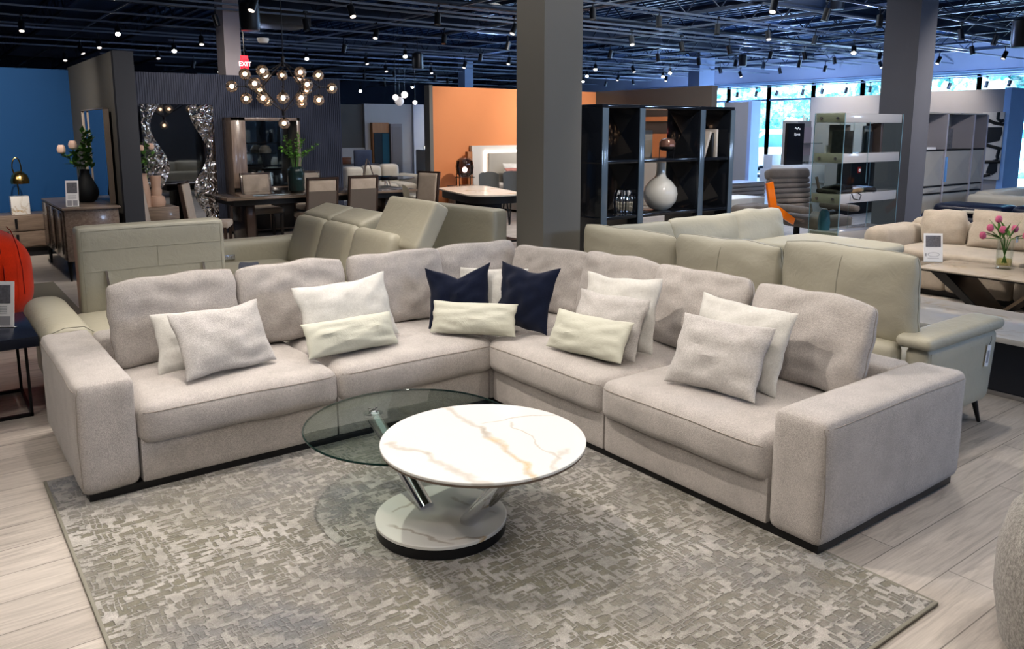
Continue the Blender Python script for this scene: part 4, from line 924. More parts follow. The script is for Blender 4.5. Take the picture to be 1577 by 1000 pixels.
# ---------------------------------------------------------------- black open shelving with ornaments
c = CAM + ray(930, 250)*8.0; SX, SY = c.x, c.y; DP = .48
xs = [aty(px, 250, SY).x for px in (926, 983, 1076, 1122)]; xe = [aty(px, 250, SY).x for px in (935, 991, 1083, 1128)]
zt, zm, zl = aty(1000, 162, SY).z, aty(930, 247.5, SY).z, aty(930, 335, SY).z
bs_ = thing('black_shelving', 'gloss black open shelving unit of deep cubbies behind the leather sectional', 'shelving', (xs[1], SY, 0))
GBK = plain('gloss black panel', (.014, .017, .024), .12, coat=.5); BLUEG = plain('blue grey edge', (.10, .14, .19), .12, coat=.5)
for z in (zt, zm, zl, zl-(zm-zl)+.0, .06): PW('shelf_board', B(xs[0], xe[3], SY, SY+DP, z-.035, z, .002), GBK, bs_)
for a, e_ in zip(xs, xe):
    d = PW('divider', B(a+.002, e_-.002, SY-.004, SY+DP, .03, zt-.0, .001), GBK, bs_); PW('front_edge', B(a, e_, SY-.014, SY-.004, .03, zt-.035, .002), BLUEG, d)
    if a > xs[0]:
        q = MB()
        for z0, z1 in ((zl, zm-.04), (zm, zt-.04)):
            x = a-.001; q.poly([(x, SY+.03, z0), (x, SY+.03, z1), (x-.02, SY+DP*.5, (z0+z1)/2)]); q.poly([(x, SY+DP-.03, z0), (x, SY+.03, z0), (x-.02, SY+DP*.5, (z0+z1)/2)]); q.poly([(x, SY+.03, z1), (x, SY+DP-.03, z1), (x-.02, SY+DP*.5, (z0+z1)/2)])
        PW('faceted_relief', q, GBK, d, smooth=False)
WC = plain('white glazed ceramic', (.70, .69, .65), .12, coat=.6)
p = aty(1020, 330, SY+.16)
T('white_vase', MB().lathe([(0, 0), (.07, 0), (.13, .035), (.175, .10), (.19, .18), (.175, .25), (.12, .32), (.065, .36), (.052, .40), (.048, .50), (.052, .52), (.04, .52), (.04, .4)], seg=48), WC, 'large white round bodied vase with thick neck on the black shelving', 'vase', (p.x, SY+.2, zl+.0))
p = aty(999, 330, SY+.4)
T('grey_vase', MB().lathe([(0, 0), (.06, 0), (.11, .05), (.13, .14), (.10, .24), (.04, .30), (.04, .36), (.03, .36)], seg=28), plain('grey glaze', (.35, .35, .36), .2), 'grey vase peeking out behind the large white vase', 'vase', (xe[1]+.14, SY+.33, zl))
p = aty(960, 330, SY+.18)
T('ribbed_vase', MB().lathe([(0, 0), (.09, 0), (.10, .02), (.108, .12), (.095, .22), (.08, .25), (.05, .26), (.0, .2)], seg=120, rib=.045, nr=24), CHROME, 'shiny silver ribbed vase in the lower left cubby of the black shelving', 'vase', (p.x-.02, SY+.16, zl))
tl = thing('mushroom_lamp', 'small black and amber glass lamp on a wire stand on the black shelving', 'lamp', (aty(1027, 246, SY+.16).x, SY+.16, zm))
P('shade_top', MB().lathe([(.088, .12), (.09, .16), (.07, .20), (.03, .215), (0, .217)], seg=28), plain('copper smoked glass', (.25, .14, .11), .15, .3), tl)
P('shade_bottom', MB().lathe([(0, .075), (.06, .08), (.085, .10), (.089, .122)], seg=28), BLK, tl)
q = MB()
for a in range(3): v_ = V((.09*cos(a*2.1+.6), .09*sin(a*2.1+.6), 0)); q.cyl(v_, v_+V((0, 0, .12)), .0035, seg=6)
P('wire_stand', q, BLKM, tl)
p = aty(1036, 246, SY+.40); T('framed_board', B(-.1, .1, -.01, .01, 0, .30, .003), plain('taupe board', (.32, .29, .25), .6), 'taupe picture board standing behind the small amber lamp', 'board', (xe[1]+.46, SY+.42, zm), .0)
for k, (dx, h, ti, mt, lb_) in enumerate(((.06, .30, .35, PWHT, 'tilted pale book leaning in the upper right cubby of the black shelving'), (.20, .27, 0, plain('black book', (.02, .02, .02), .4), 'black book upright in the upper right cubby'), (.27, .31, 0, PWHT, 'cream book upright in the upper right cubby'))):
    T('shelf_book', B(-.016, .016, -.1, .1, 0, h, .002), mt, lb_, 'book', mtx=Matrix.Translation(V((xe[2]+dx, SY+.14, zm))) @ Matrix.Rotation(ti, 4, 'Y'))
T('framed_board', B(-.07, .07, -.01, .01, 0, .36, .003), plain('grey board', (.22, .22, .22), .6), 'grey picture board in the lower right cubby of the black shelving', 'board', (xe[2]+.12, SY+.2, zl))
T('photo_card', B(-.04, .04, -.006, .006, 0, .05, .001), plain('red frame', (.3, .05, .05), .5), 'tiny red card behind the white vase neck', 'card', (xe[1]+.30, SY+.42, zl))
# orange back panel seen through the cubbies
X9 = 12.93
S('trim_3', B(X9-.02, X9, 11.5, 14.05, 0, atx(1005, 206, X9).z), plain('orange panel', (.62, .25, .105), .8))
S('trim_4', B(X9-.02, X9, 11.5, 14.05, atx(1005, 187, X9).z, atx(1005, 180, X9).z), plain('orange panel stripe', (.62, .25, .105), .8))
T('padded_headboard', MB().soft(12.74, 12.86, 11.6, 13.9, 0, atx(1005, 243, 12.8).z, .04, n=8), plain('cream headboard', (.60, .57, .52), .6), 'cream headboard against the umber wall, seen through the black shelving', 'headboard')

# ---------------------------------------------------------------- glass etagere
c = CAM + ray(1297, 250)*9.5; EX, EY = c.x, c.y; ex1 = aty(1386, 250, EY).x; ey1 = atx(1251, 250, EX).y
et = thing('glass_etagere', 'glass etagere with thick white shelves holding books near the windows', 'shelving', (EX, EY, 0))
WG = plain('gloss white shelf', (.62, .61, .62), .15, coat=.4)
GE = thin_glass('display glass', (.86, .93, .92), .10); GEE = plain('bright glass edge', (.25, .42, .52), .1)
SZ = []
for (ya, yb) in ((174, 188.5), (237, 252), (300, 315), (359, 373)):
    za, zb = aty(1297, ya, EY).z, aty(1293, yb, EY).z; SZ.append(za)
    PW('shelf', B(EX+.012, ex1-.012, EY+.012, ey1-.012, zb, za, .002), WG, et)
xm = aty(1338.5, 210, EY).x
for (x0_, lbl) in ((EX, 0), (ex1-.01, 1)):
    g_ = PW('glass_side', B(x0_, x0_+.01, EY, ey1, .02, SZ[0]+.005), GE if x0_ > EX else thin_glass('green side glass', (.76, .79, .74), .08), et)
    PW('glass_edge', MB().box(x0_-.0005, x0_+.0105, EY-.003, EY, .02, SZ[0]).box(x0_-.0005, x0_+.0105, ey1, ey1+.003, .02, SZ[0]), GEE, g_)
PW('glass_back', MB().box(xm, xm+.008, EY+.2, EY+.21, .02, SZ[0]), GE, et)
PW('glass_divider', B(xm, xm+.008, EY, ey1, SZ[2], SZ[0]-.1), GE, et); PW('divider_edge', B(xm-.0005, xm+.0085, EY-.002, EY, SZ[1], SZ[0]-.1), GEE, et)
PW('divider_edge', B(xm-.0005-.01, xm-.0015, EY-.002, EY, SZ[2]+.12, SZ[1]-.12), GEE, et)
for z in SZ:
    for y in (EY+.09, ey1-.09): PW('bolt', MB().cyl((EX-.01, y, z-.06), (EX, y, z-.06), .018, seg=16), STEEL, et)
PW('base', B(EX+.05, ex1-.05, EY+.05, ey1-.05, 0, .08), BLK, et)
CVD = plain('dark photo cover', (.03, .035, .04), .3, var=.9, vs=18); CVL = plain('grey photo cover', (.22, .21, .20), .4, var=.5, vs=14)
def book(lbl, x, y, z, w, h, t, mt, rz=0, name='book'): return T(name, B(-w/2, w/2, -t/2, t/2, 0, h, .002), mt, lbl, 'book', (x, y, z), rz)
z = SZ[1]
book('dark landscape photo book, lower of two at the left of the glass etagere', EX+.14, EY+.10, z, .24, .27, .03, CVD, -pi/2+.35)
book('grey photo book behind the dark landscape book on the glass etagere', EX+.23, EY+.20, z, .24, .34, .03, CVL, -pi/2+.3)
book('pale blue slim book at the corner of the glass etagere', EX+.27, EY+.08, z, .10, .27, .03, plain('pale blue cover', (.30, .36, .48), .4), .2)
T('blue_plate', MB().lathe([(0, 0), (.10, .004), (.15, .02), (.155, .02), (.1, -.004), (0, -.006)], seg=32, m=Matrix.Rotation(1.35, 4, 'X')), plain('blue agate', (.04, .20, .50), .2, var=.8, vs=9), 'blue glazed plate standing on the glass etagere', 'plate', (EX+.34, EY+.25, z+.15))
T('cream_card', B(-.05, .05, -.003, .003, 0, .09), PAPER, 'small cream card beside the blue plate', 'card', (EX+.12, EY+.28, z))
x = xm+.14
book('black book, front one at the right end of the glass etagere', x, EY+.08, z, .18, .26, .03, CVD, .15)
book('grey stone cover book behind the black one on the glass etagere', x+.09, EY+.16, z, .20, .33, .03, CVL, .1)
book('tall brown book at the right end of the glass etagere', x+.26, EY+.16, z, .05, .36, .2, plain('brown cover', (.10, .08, .075), .4), 0)
z = SZ[2]
SWB = leather('black hide', (.012, .012, .015)); SWT = leather('tan hide', (.42, .30, .18)); SWC = leather('charcoal hide', (.05, .05, .05))
for k, (dx, dy, w, d, mt, lb_) in enumerate(((.22, .2, .20, .14, SWC, 'charcoal leather sample, bottom of the pile on the etagere'), (.24, .18, .18, .13, SWB, 'black leather sample on top of the charcoal one'),
        (.46, .12, .12, .12, SWT, 'tan leather sample hanging over the etagere shelf edge'), (.82, .16, .16, .12, SWB, 'black leather sample at the right of the etagere pile'), (.78, .24, .18, .10, leather('burgundy hide', (.12, .02, .02)), 'burgundy leather sample behind the black one'))):
    T('leather_sample', MB().soft(-w, w, -d, d, 0, .05, .022, n=10, wr=.03, seed=80+k), mt, lb_, 'leather sample', (EX+dx, EY+dy, z+.003+(.045 if k == 1 else 0)), .2*k)
T('hook', MB().tube([(0, 0, 0), (.0, -.03, -.06), (.12, -.035, -.08), (.16, -.03, -.02), (.14, 0, .0)], .006, 6), BLKM, 'dark wire loop hanging from the etagere shelf', 'hook', (EX+.25, EY-.002, z))
T('blue_bottle', MB().lathe([(0, 0), (.07, 0), (.075, .1), (.06, .22), (.03, .26), (0, .26)], seg=20), plain('blue clear glass', (.08, .22, .32), .08), 'small pale blue glass bottle on the bottom shelf of the etagere', 'bottle', (EX+.18, EY+.3, SZ[3]))

# ---------------------------------------------------------------- recliner chair and neighbours
REC = fabric('mushroom fabric', (.235, .205, .185), .06)
rq = aty(1228, 330, 6.9)
rcl = thing('lounge_recliner', 'mushroom channel-tufted recliner with curved wooden arm behind the leather cushions', 'recliner', (rq.x, 6.9, 0), -.25)
m = Matrix.Rotation(-.22, 4, 'X')
for k in range(6): P('back_channel', MB().soft(-.36, .36, -.09, .07, .50+k*.075, .575+k*.075, .035, n=8, m=Matrix.Translation((0, .05, 0)) @ m), REC, rcl) if k else P('back_channel', MB().soft(-.36, .36, -.1, .08, .33, .57, .05, n=8, m=Matrix.Translation((0, .05, 0)) @ m), REC, rcl)
P('headrest', MB().soft(-.37, .37, -.11, .09, .94, 1.10, .06, n=10, m=Matrix.Translation((0, .05, 0)) @ m), REC, rcl)
P('seat', MB().soft(-.34, .34, -.75, -.02, .28, .46, .07, n=10, crown=.02), REC, rcl)
for sx in (-1, 1):
    P('arm', MB().soft(sx*.43-.06, sx*.43+.06, -.72, .0, .50, .60, .05, n=8), REC, rcl); P('arm_frame', MB().tube([(sx*.43, .12, .95), (sx*.43, .0, .62), (sx*.43, -.25, .45), (sx*.43, -.6, .40)], .022, 8), WAL, rcl)
P('base', MB().lathe([(0, 0), (.3, 0), (.3, .03), (.05, .05), (.04, .28), (0, .28)], seg=28), BLK, rcl)
op = aty(1193, 325, 5.9)
ORG = plain('clear orange plastic', (.80, .20, .01), .12, coat=.6)
hb = MB()
a_ = [aty(px, py, 6.05) for px, py in ((1182, 283), (1191, 280), (1197, 318), (1187, 322))]; hb.poly(a_, .03, (0, 1, 0))
a_ = [aty(px, py, 6.05) for px, py in ((1191, 316), (1199, 317), (1225, 337), (1222, 346), (1206, 336))]; hb.poly(a_, .03, (0, 1, 0))
ob = T('orange_sleeve', hb, ORG, 'folded glossy orange plastic sleeve leaning on the recliner', 'sleeve')
q = aty(1194, 318, 6.07); PW('stand', MB().box(q.x-.006, q.x+.006, 6.06, 6.075, 0, q.z).box(q.x-.08, q.x+.08, 6.0, 6.14, 0, .01), BLKM, ob)
T('remote_stack', MB().soft(-.1, .1, -.06, .06, 0, .05, .02, n=6), BLK, 'small black and white bundle on the recliner seat', 'bundle', (rq.x-.02, 6.35, .47))
q0, q1 = aty(1121, 290, 8.2), aty(1160, 290, 8.2)
gc_ = thing('slatted_chest', 'grey chest with horizontal slats right of the black shelving', 'chest', (q0.x, 8.2, 0)); ztp = q0.z+.07
PW('carcass', B(q0.x, q1.x+.3, 8.2, 8.7, 0, ztp), plain('grey chest', (.10, .10, .11), .4), gc_)
for k in range(5): PW('slat', B(q0.x, q1.x+.3, 8.185, 8.2, ztp-.07-k*.065, ztp-.02-k*.065, .003), plain('slat %d' % k, (.18, .17, .17), .35), gc_)
q0 = aty(1124, 318, 7.4); q1 = aty(1178, 310, 7.4)
T('white_bench', MB().box(q0.x, q1.x, 7.4, 7.9, .1, q0.z+.10, .01).box(q0.x+.05, q1.x-.05, 7.45, 7.85, 0, .1), WHITE, 'low white box bench left of the recliner', 'bench')
q = aty(1160, 322, 6.9)
T('throw_blanket', MB().soft(q.x-.26, q.x+.24, 6.75, 7.1, .0, q.z+.06, .06, n=10, wr=.02, seed=5), REC, 'crumpled mushroom blanket between bench and recliner', 'blanket')
# signage and stands near the windows
fj = thing('brand_totem', 'tall black display totem with white lettering near the windows', 'display sign', (13.3, 9.4, 0))
q0, q1 = aty(1212, 230, 9.3), aty(1237, 230, 9.3); ztp = aty(1225, 190, 9.3).z
PW('panel', B(q0.x, q1.x, 9.3, 9.36, 0, ztp), BLK, fj)
tm = text_mesh('Fjords', .075, Matrix.Translation(V(((q0.x*.45+q1.x*.55), 9.29, aty(1229, 207, 9.3).z))) @ Matrix.Rotation(pi/2, 4, 'X'))
LETW = plain('white lettering', (.9, .9, .9), .5, emit=.5, var=0); PW('lettering', tm, LETW, fj)
q = MB(); zc = aty(1229, 198, 9.3).z; xc = q0.x*.42+q1.x*.58
q.tube([(xc-.09+i*.018, 9.296, zc+.02*sin(i*1.25)) for i in range(11)], .006, 5); PW('wave_logo', q, LETW, fj)
q0, q1 = aty(1292, 260, 8.6), aty(1355, 260, 8.6); ztp = aty(1320, 251, 8.6).z
bb = thing('logo_board', 'black display board with a small red square logo behind the etagere', 'display sign', (q0.x, 8.6, 0))
PW('panel', B(q0.x, q1.x, 8.6, 8.64, 0, ztp), BLK, bb)
lx = aty(1323, 262, 8.6); PW('logo_square', B(lx.x-.05, lx.x+.05, 8.59, 8.6, lx.z-.058, lx.z+.058), plain('logo red', (.70, .02, .02), .5, var=0), bb)
q = MB(); q.tube([(lx.x+(.012+.0024*i)*cos(i*.6), 8.587, lx.z+(.012+.0024*i)*sin(i*.6)) for i in range(12)], .005, 5); q.cyl((lx.x-.03, 8.587, lx.z), (lx.x+.02, 8.587, lx.z), .004); PW('logo_mark', q, LETW, bb)
q0 = aty(1222, 270, 9.0); q1 = aty(1270, 270, 9.0)
T('white_counter', MB().box(q0.x, q1.x, 9.0, 9.5, .0, aty(1240, 255, 9.0).z, .01).box(q0.x+.1, q1.x+.02, 8.98, 9.5, .62, .64), WHITE, 'white display counter behind the recliner', 'counter')
q0 = aty(1228, 200, 10.0); q1 = aty(1268, 200, 10.0)
ds = thing('display_stand', 'pale glass fronted display stand above the white counter', 'display stand', (q0.x, 10, 0))
PW('frame', MB().box(q0.x, q1.x, 10.3, 10.36, 0, aty(1240, 186, 10).z).box(q0.x, q0.x+.05, 10, 10.3, 0, aty(1240, 186, 10).z), PWHT, ds)
for z in (1.35, .95): PW('shelf', B(q0.x, q1.x, 10, 10.3, z, z+.02), GLASSD, ds)
PW('pink_panel', B(q0.x+.25, q1.x, 10.28, 10.3, 1.1, 1.7), plain('pale pink panel', (.55, .45, .46), .6), ds)
q = aty(1190, 275, 14.0); T('white_pedestal', MB().box(-.35, .35, -.2, .2, 0, .55, .01).box(-.28, .28, -.15, .15, .55, .95, .01), WHITE, 'white display pedestal in front of the windows', 'pedestal', (q.x, 14, 0))

# ---------------------------------------------------------------- grey bookcase and painting on the right
BY = 6.35; gx = [aty(px, 205, BY).x for px in (1424, 1458, 1499, 1519)]
gz = [aty(1470, 174, BY).z, aty(1470, 230.5, BY).z, aty(1470, 284.5, BY).z, .62, .08]
gb = thing('grey_bookcase', 'pale grey bookcase with faceted doors beside the far column', 'bookcase', (gx[1], BY, 0))
GBM = plain('pale grey panel', (.46, .45, .43), .25, coat=.3); GBE = plain('lilac grey edge', (.50, .50, .58), .3)
PW('carcass', MB().box(gx[0], gx[3], BY+.36, BY+.40, 0, gz[0]).box(gx[0], gx[3], BY+.01, BY+.4, gz[0]-.02, gz[0]), GBM, gb)
for x in gx: PW('divider', B(x-.022, x+.022, BY-.01, BY+.38, 0, gz[0]-.02), GBE, gb)
for z in gz[1:]: PW('shelf', B(gx[0], gx[3], BY, BY+.38, z-.012, z+.008), BLK, gb)
for i in range(3):
    for j in range(1, 4):
        x0, x1, z0, z1 = gx[i]+.024, gx[i+1]-.024, gz[j+1]+.012, gz[j]-.015; xm_, zm_ = (x0+x1)/2, (z0+z1)/2; q = MB(); y = BY+.012; t_ = (xm_, y-.022, zm_)
        for a, b2 in (((x0, y, z0), (x1, y, z0)), ((x1, y, z0), (x1, y, z1)), ((x1, y, z1), (x0, y, z1)), ((x0, y, z1), (x0, y, z0))): q.poly([a, b2, t_])
        PW('faceted_door', q, GBM, gb, smooth=False)
hx = aty(1454, 262, BY); PW('handle', B(hx.x-.018, hx.x+.018, BY-.04, BY-.01, aty(1454, 280, BY).z, aty(1454, 242, BY).z, .004), plain('blue lit handle', (.2, .45, .9), .2), gb)  # blue daylight put into the handle colour
z = gz[1]+.008
book('framed black and white photo in the grey bookcase', gx[1]+.32, BY+.15, z, .40, .34, .02, plain('street photo', (.18, .18, .20), .4, var=.9, vs=22), 0, 'framed_photo')
book('brown framed photo behind the black and white one', gx[1]+.42, BY+.25, z, .42, .38, .02, plain('brown frame', (.20, .16, .15), .5), 0, 'framed_photo')
book('dark book in the right bay of the grey bookcase', gx[2]+.18, BY+.2, z, .20, .36, .03, CVD, .1)
book('pale book lying in the left bay of the grey bookcase', gx[0]+.3, BY+.12, z, .3, .04, .2, PAPER, 0)
book('slanted grey book in the left bay of the grey bookcase', gx[0]+.32, BY+.26, z, .05, .26, .2, CVL, 0)
AX = 18.98
pa = thing('abstract_painting', 'abstract black and white painting on the mauve partition', 'painting', (AX, atx(1530, 230, AX).y, 1))
ya, yb, z1, z0 = atx(1512, 200, AX).y, atx(1546, 200, AX).y, atx(1530, 173, AX).z, atx(1530, 277, AX).z
PW('canvas', B(AX-.03, AX, yb, ya, z0, z1), plain('white canvas', (.62, .60, .57), .7), pa)
def pp(u, v): return (AX-.034, ya+(yb-ya)*u, z1+(z0-z1)*v)
q = MB(); q.poly([pp(*a) for a in ((.0, .22), (.95, .22), (.98, .30), (.88, .42), (.2, .47), (0, .42))]); q.poly([pp(*a) for a in ((.55, .72), (.9, .68), (.9, .88), (.7, .93), (.4, .9))])
q.poly([pp(*a) for a in ((0, .5), (.22, .52), (.2, .8), (0, .92))])
for L_ in (((0, .08), (.3, .12), (.6, .16), (1, .18)), ((.72, 0), (.72, .10), (.85, .13), (1, .12)), ((0, .46), (.5, .5), (1, .54)), ((.2, .74), (1, .73)), ((.9, .55), (.85, .65), (.9, .7)), ((.0, .92), (.3, .95), (.6, .92))):
    q.tube([pp(*a) for a in L_], .035, 4)
PW('black_strokes', q, plain('black paint', (.01, .015, .02), .5), pa)

# ---------------------------------------------------------------- beige sofa, coffee table, tulips, navy sofa, marble table
BEI = fabric('beige chenille', (.46, .40, .33), .08, 1, .5)
be = thing('beige_sofa', 'beige channel-tufted sofa with curved arm at the right, behind the tulip table', 'sofa', (8.5, 3.2, 0))
for k in range(6):
    y1 = 4.30-k*.62; PW('seat_base', MB().soft(8.05, 8.95, y1-.62, y1, .06, .42, .05, n=8), BEI, be)
PW('seat_top', MB().soft(8.03, 8.98, .6, 4.28, .36, .45, .04, n=10, crown=.01), BEI, be)
PW('arm', MB().soft(8.08, 8.95, 4.28, 4.60, .06, .64, .12, n=10), BEI, be)
for k in range(7): y1 = 4.5-k*.58; PW('back_channel', MB().soft(8.85, 9.25, y1-.58, y1, .1, .70, .13, n=8), BEI, be)
PW('plinth', B(8.15, 9.1, .7, 4.5, 0, .06), BLK, be)
cushion('round_pillow', 'round beige pillow in the arm corner of the beige sofa', 'pillow', BEI, (8.72, 4.02, .45), -pi/2+.5, .35, .40, .36, .2, seed=91, pinch=-.12, e=.5)
cushion('back_cushion', 'wide beige back cushion leaning on the beige sofa, left of its twin', 'cushion', BEI, (8.72, 3.36, .45), -pi/2, .3, .86, .40, .2, seed=92, pinch=.03, e=.35, wr=.008)
cushion('back_cushion', 'wide beige back cushion at the right frame edge behind the tulips', 'cushion', BEI, (8.72, 2.40, .45), -pi/2, .3, .86, .40, .2, seed=93, pinch=.03, e=.35, wr=.008)
vt = thing('stone_coffee_table', 'long stone topped coffee table on angled bronze V legs before the beige sofa', 'coffee table', (7.6, 2.8, 0))
VT = marble('beige stone', (.50, .43, .35), (.36, .29, .22), 3, 5, .18)
PW('tabletop', B(7.22, 7.92, 1.3, 3.56, .405, .42, .002), VT, vt); PW('top_frame', B(7.25, 7.89, 1.35, 3.52, .39, .405), BLKM, vt)
BRZ = plain('bronze metal', (.18, .14, .105), .35, .7)
def vleg(x0, x1, ya, yb, yc, w=.1):
    return MB().poly([(x0, ya, .392), (x1, ya-.02, .392), (x1-.15, yc-.04, .0), (x0+.22, yc-.04, .0)], .03, (0, 1, 0))
PW('leg', MB().poly([(7.26, 3.44, .39), (7.84, 3.42, .39), (7.84, 3.04, .01), (7.44, 3.04, .01)], .03, (0, -1, .3)), BRZ, vt)
PW('leg', MB().poly([(7.26, 2.52, .39), (7.84, 2.54, .39), (7.84, 2.96, .01), (7.44, 2.96, .01)], .03, (0, 1, .3)), BRZ, vt)
PW('leg_inner', MB().poly([(7.25, 3.43, .39), (7.25, 3.30, .39), (7.43, 2.99, .01), (7.43, 3.05, .01)], .02, (1, 0, 0)), BLK, vt)
PW('foot_bar', B(7.5, 7.72, 1.7, 3.06, 0, .012), BLKM, vt)
TUL = plain('pink tulip', (.55, .13, .24), .5, var=.3, vs=15)
tp = atz(1545, 414, .42)
tv = thing('tulip_vase', 'clear glass vase of pink tulips on the stone coffee table', 'vase', (tp.x, tp.y, .42))
P('vase', MB().lathe([(0, 0), (.062, 0), (.066, .01), (.068, .27), (.064, .27), (.060, .04), (0, .035)], seg=32), thin_glass('vase glass', (.95, .97, .96), .05), tv)
P('water', MB().lathe([(0, .035), (.058, .035), (.058, .09), (0, .09)], seg=24), thin_glass('yellow water', (.88, .84, .62), .05), tv)
sm_ = MB(); lm = MB(); rr = random.Random(3); tips = []
for px, py in ((1511, 361), (1520, 349), (1544, 338), (1540, 352), (1564.5, 352), (1573, 361)):
    q = onplane(px, py+5, V((tp.x, tp.y, .6)), V((FW.x, FW.y, 0))) - V((tp.x, tp.y, .42)); q += V((FW.x, FW.y, 0))*rr.uniform(-.06, .06); tips.append(q)
    a = V((q.x*-.12, q.y*-.12, .05)); b2 = V((q.x*.25, q.y*.25, .27)); sm_.tube([a, b2, q], .004, 5)
    leaf(lm, b2, (q-b2)+V((rr.uniform(-.1, .1), rr.uniform(-.1, .1), .05)), .22, .022); leaf(lm, b2, V((rr.uniform(-.3, .3), rr.uniform(-.3, .3), .35)), .2, .02)
P('stems', sm_, GREEN, tv); P('leaves', lm, GREEN, tv)
for q in tips: m2 = MB(); bloom(m2, q-V((0, 0, .01)), .034, V((q.x*.6, q.y*.6, 1))); P('flower', m2, TUL, tv)
P('label_card', MB().box(.02, .07, -.072, -.07, .24, .29), PAPER, tv)
p = atz(1437, 404, .42); sign('acrylic sign with furniture photo and drawing on the stone coffee table', (p.x, p.y, .422), -.75, .17, .27, .2, 1)
mt_ = thing('marble_coffee_table', 'low square coffee table with glossy white marble top and dark base', 'coffee table', (5.7, 2.2, 0))
PW('tabletop', B(5.28, 6.12, 1.35, 3.0, .35, .385, .003), marble('glossy white stone', (.72, .70, .68), (.55, .52, .5), 2, 7, .08), mt_)
PW('base', B(5.34, 6.06, 1.42, 2.94, .02, .35), plain('dark slate base', (.035, .04, .055), .3), mt_); PW('plinth', B(5.32, 6.08, 1.40, 2.96, 0, .03), STEEL, mt_)
NVL = leather('navy leather', (.012, .018, .045), .3)
nv = thing('navy_sofa', 'dark navy leather sofa with rounded low back behind the beige sofa', 'sofa', (10.2, 3.6, 0))
a, b2 = atx(1424, 320, 10.0), atx(1577, 320, 10.0)
PW('backrest', MB().soft(9.8, 10.15, b2.y-1.2, a.y, .1, .68, .11, n=12), NVL, nv); PW('headrest', MB().soft(9.85, 10.35, a.y-.95, a.y-.15, .62, .78, .075, n=12), NVL, nv); PW('headrest', MB().soft(9.9, 10.4, a.y-2.0, a.y-1.0, .62, .80, .075, n=12), NVL, nv)
PW('seat', MB().soft(10.1, 10.9, b2.y-1.2, a.y, .1, .45, .08, n=8), NVL, nv); PW('base', B(9.9, 10.8, b2.y-1.1, a.y-.1, 0, .11), BLK, nv)
p = atx(1515, 321, 9.9); T('arm_cover', MB().soft(9.78, 9.99, p.y-.2, p.y+.2, .685, .72, .015, n=6), LEC, 'pale leather cover lying over the navy sofa back', 'cover')
fs = thing('far_cream_sofa', 'cream leather sofa beyond the navy sofa by the windows', 'sofa', (12.5, 5, 0))
xo = aty(1508, 300, 5.5).x
PW('backrest', MB().soft(xo+.2, xo+2.4, 5.4, 5.7, .1, .72, .1, n=8), LEC, fs); PW('seat', MB().soft(xo+.2, xo+2.4, 4.7, 5.4, .1, .5, .08, n=8), LEC, fs); PW('plinth', B(xo+.1, xo+2.2, 4.8, 5.6, 0, .12), BLK, fs); PW('arm', MB().soft(xo, xo+.25, 4.7, 5.7, .1, .68, .08, n=8), LEC, fs)

# ---------------------------------------------------------------- outside the windows
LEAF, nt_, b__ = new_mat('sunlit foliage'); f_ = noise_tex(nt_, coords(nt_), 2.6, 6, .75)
setc(nt_, b__, ramp(nt_, f_, [(.36, (.06, .34, .34)), (.47, (.25, .75, .78)), (.57, (.85, .98, 1))])); b__.inputs['Roughness'].default_value = .8  # blown-out glare painted into the leaf colours, up to near white
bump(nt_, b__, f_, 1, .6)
TRK = plain('bark', (.18, .15, .13), .9)
def tree(label, x, y, h, r, seed, name='tree', cat='tree'):
    rr = random.Random(seed); t = thing(name, label, cat, (x, y, -.12), 0); mb = MB()
    for k in range(13):
        a = rr.random()*6.28; d = rr.random()*r*.65; rad = r*rr.uniform(.3, .55); z = h*.62+rr.uniform(-.28, .32)*h
        if name == 'bush': z = rad*rr.uniform(.5, .8); 
        b = bmesh.new(); bmesh.ops.create_icosphere(b, subdivisions=4, radius=rad)
        for v in b.verts: v.co *= 1+.32*noise.noise(v.co*2.2+V((k*3, seed, 0)))+.16*noise.noise(v.co*7+V((seed, k, 0)))
        mb.add(b, Matrix.Translation(V((d*cos(a), d*sin(a), z))))
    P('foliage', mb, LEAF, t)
    P('trunk', MB().cyl((0, 0, 0), (0, 0, h*.5), .16 if name == 'tree' else .05, .09), TRK, t)
for (px, py, D_, h, r, lb_) in ((1195, 180, 48, 8.5, 3.6, 'leafy sunlit tree outside the left windows above the parked cars'), (1240, 170, 44, 8.0, 3.2, 'bright tree outside, left of the display partition'), (1300, 150, 55, 10, 4.2, 'tall bright tree outside above the display partition'),
                          (1120, 165, 52, 9, 4.0, 'sunlit tree outside seen through the farthest window'), (1455, 150, 52, 9.0, 3.5, 'sunlit tree outside above the mauve partition'), (1570, 170, 40, 7.5, 3.0, 'broad sunlit tree outside at the right frame edge')):
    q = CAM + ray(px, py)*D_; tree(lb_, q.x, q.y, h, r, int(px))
q = CAM + ray(1573, 280)*30; tree('round clipped bush outside at the right frame edge', q.x, q.y, 1.4, 1.5, 77, 'bush', 'bush')
CARW = plain('white car paint', (.85, .87, .9), .2, coat=.6); CARG = plain('car glass', (.05, .14, .22), .1); CARB = plain('blue car paint', (.03, .15, .30), .2, coat=.6); TIRE = plain('tire', (.02, .03, .05), .8)
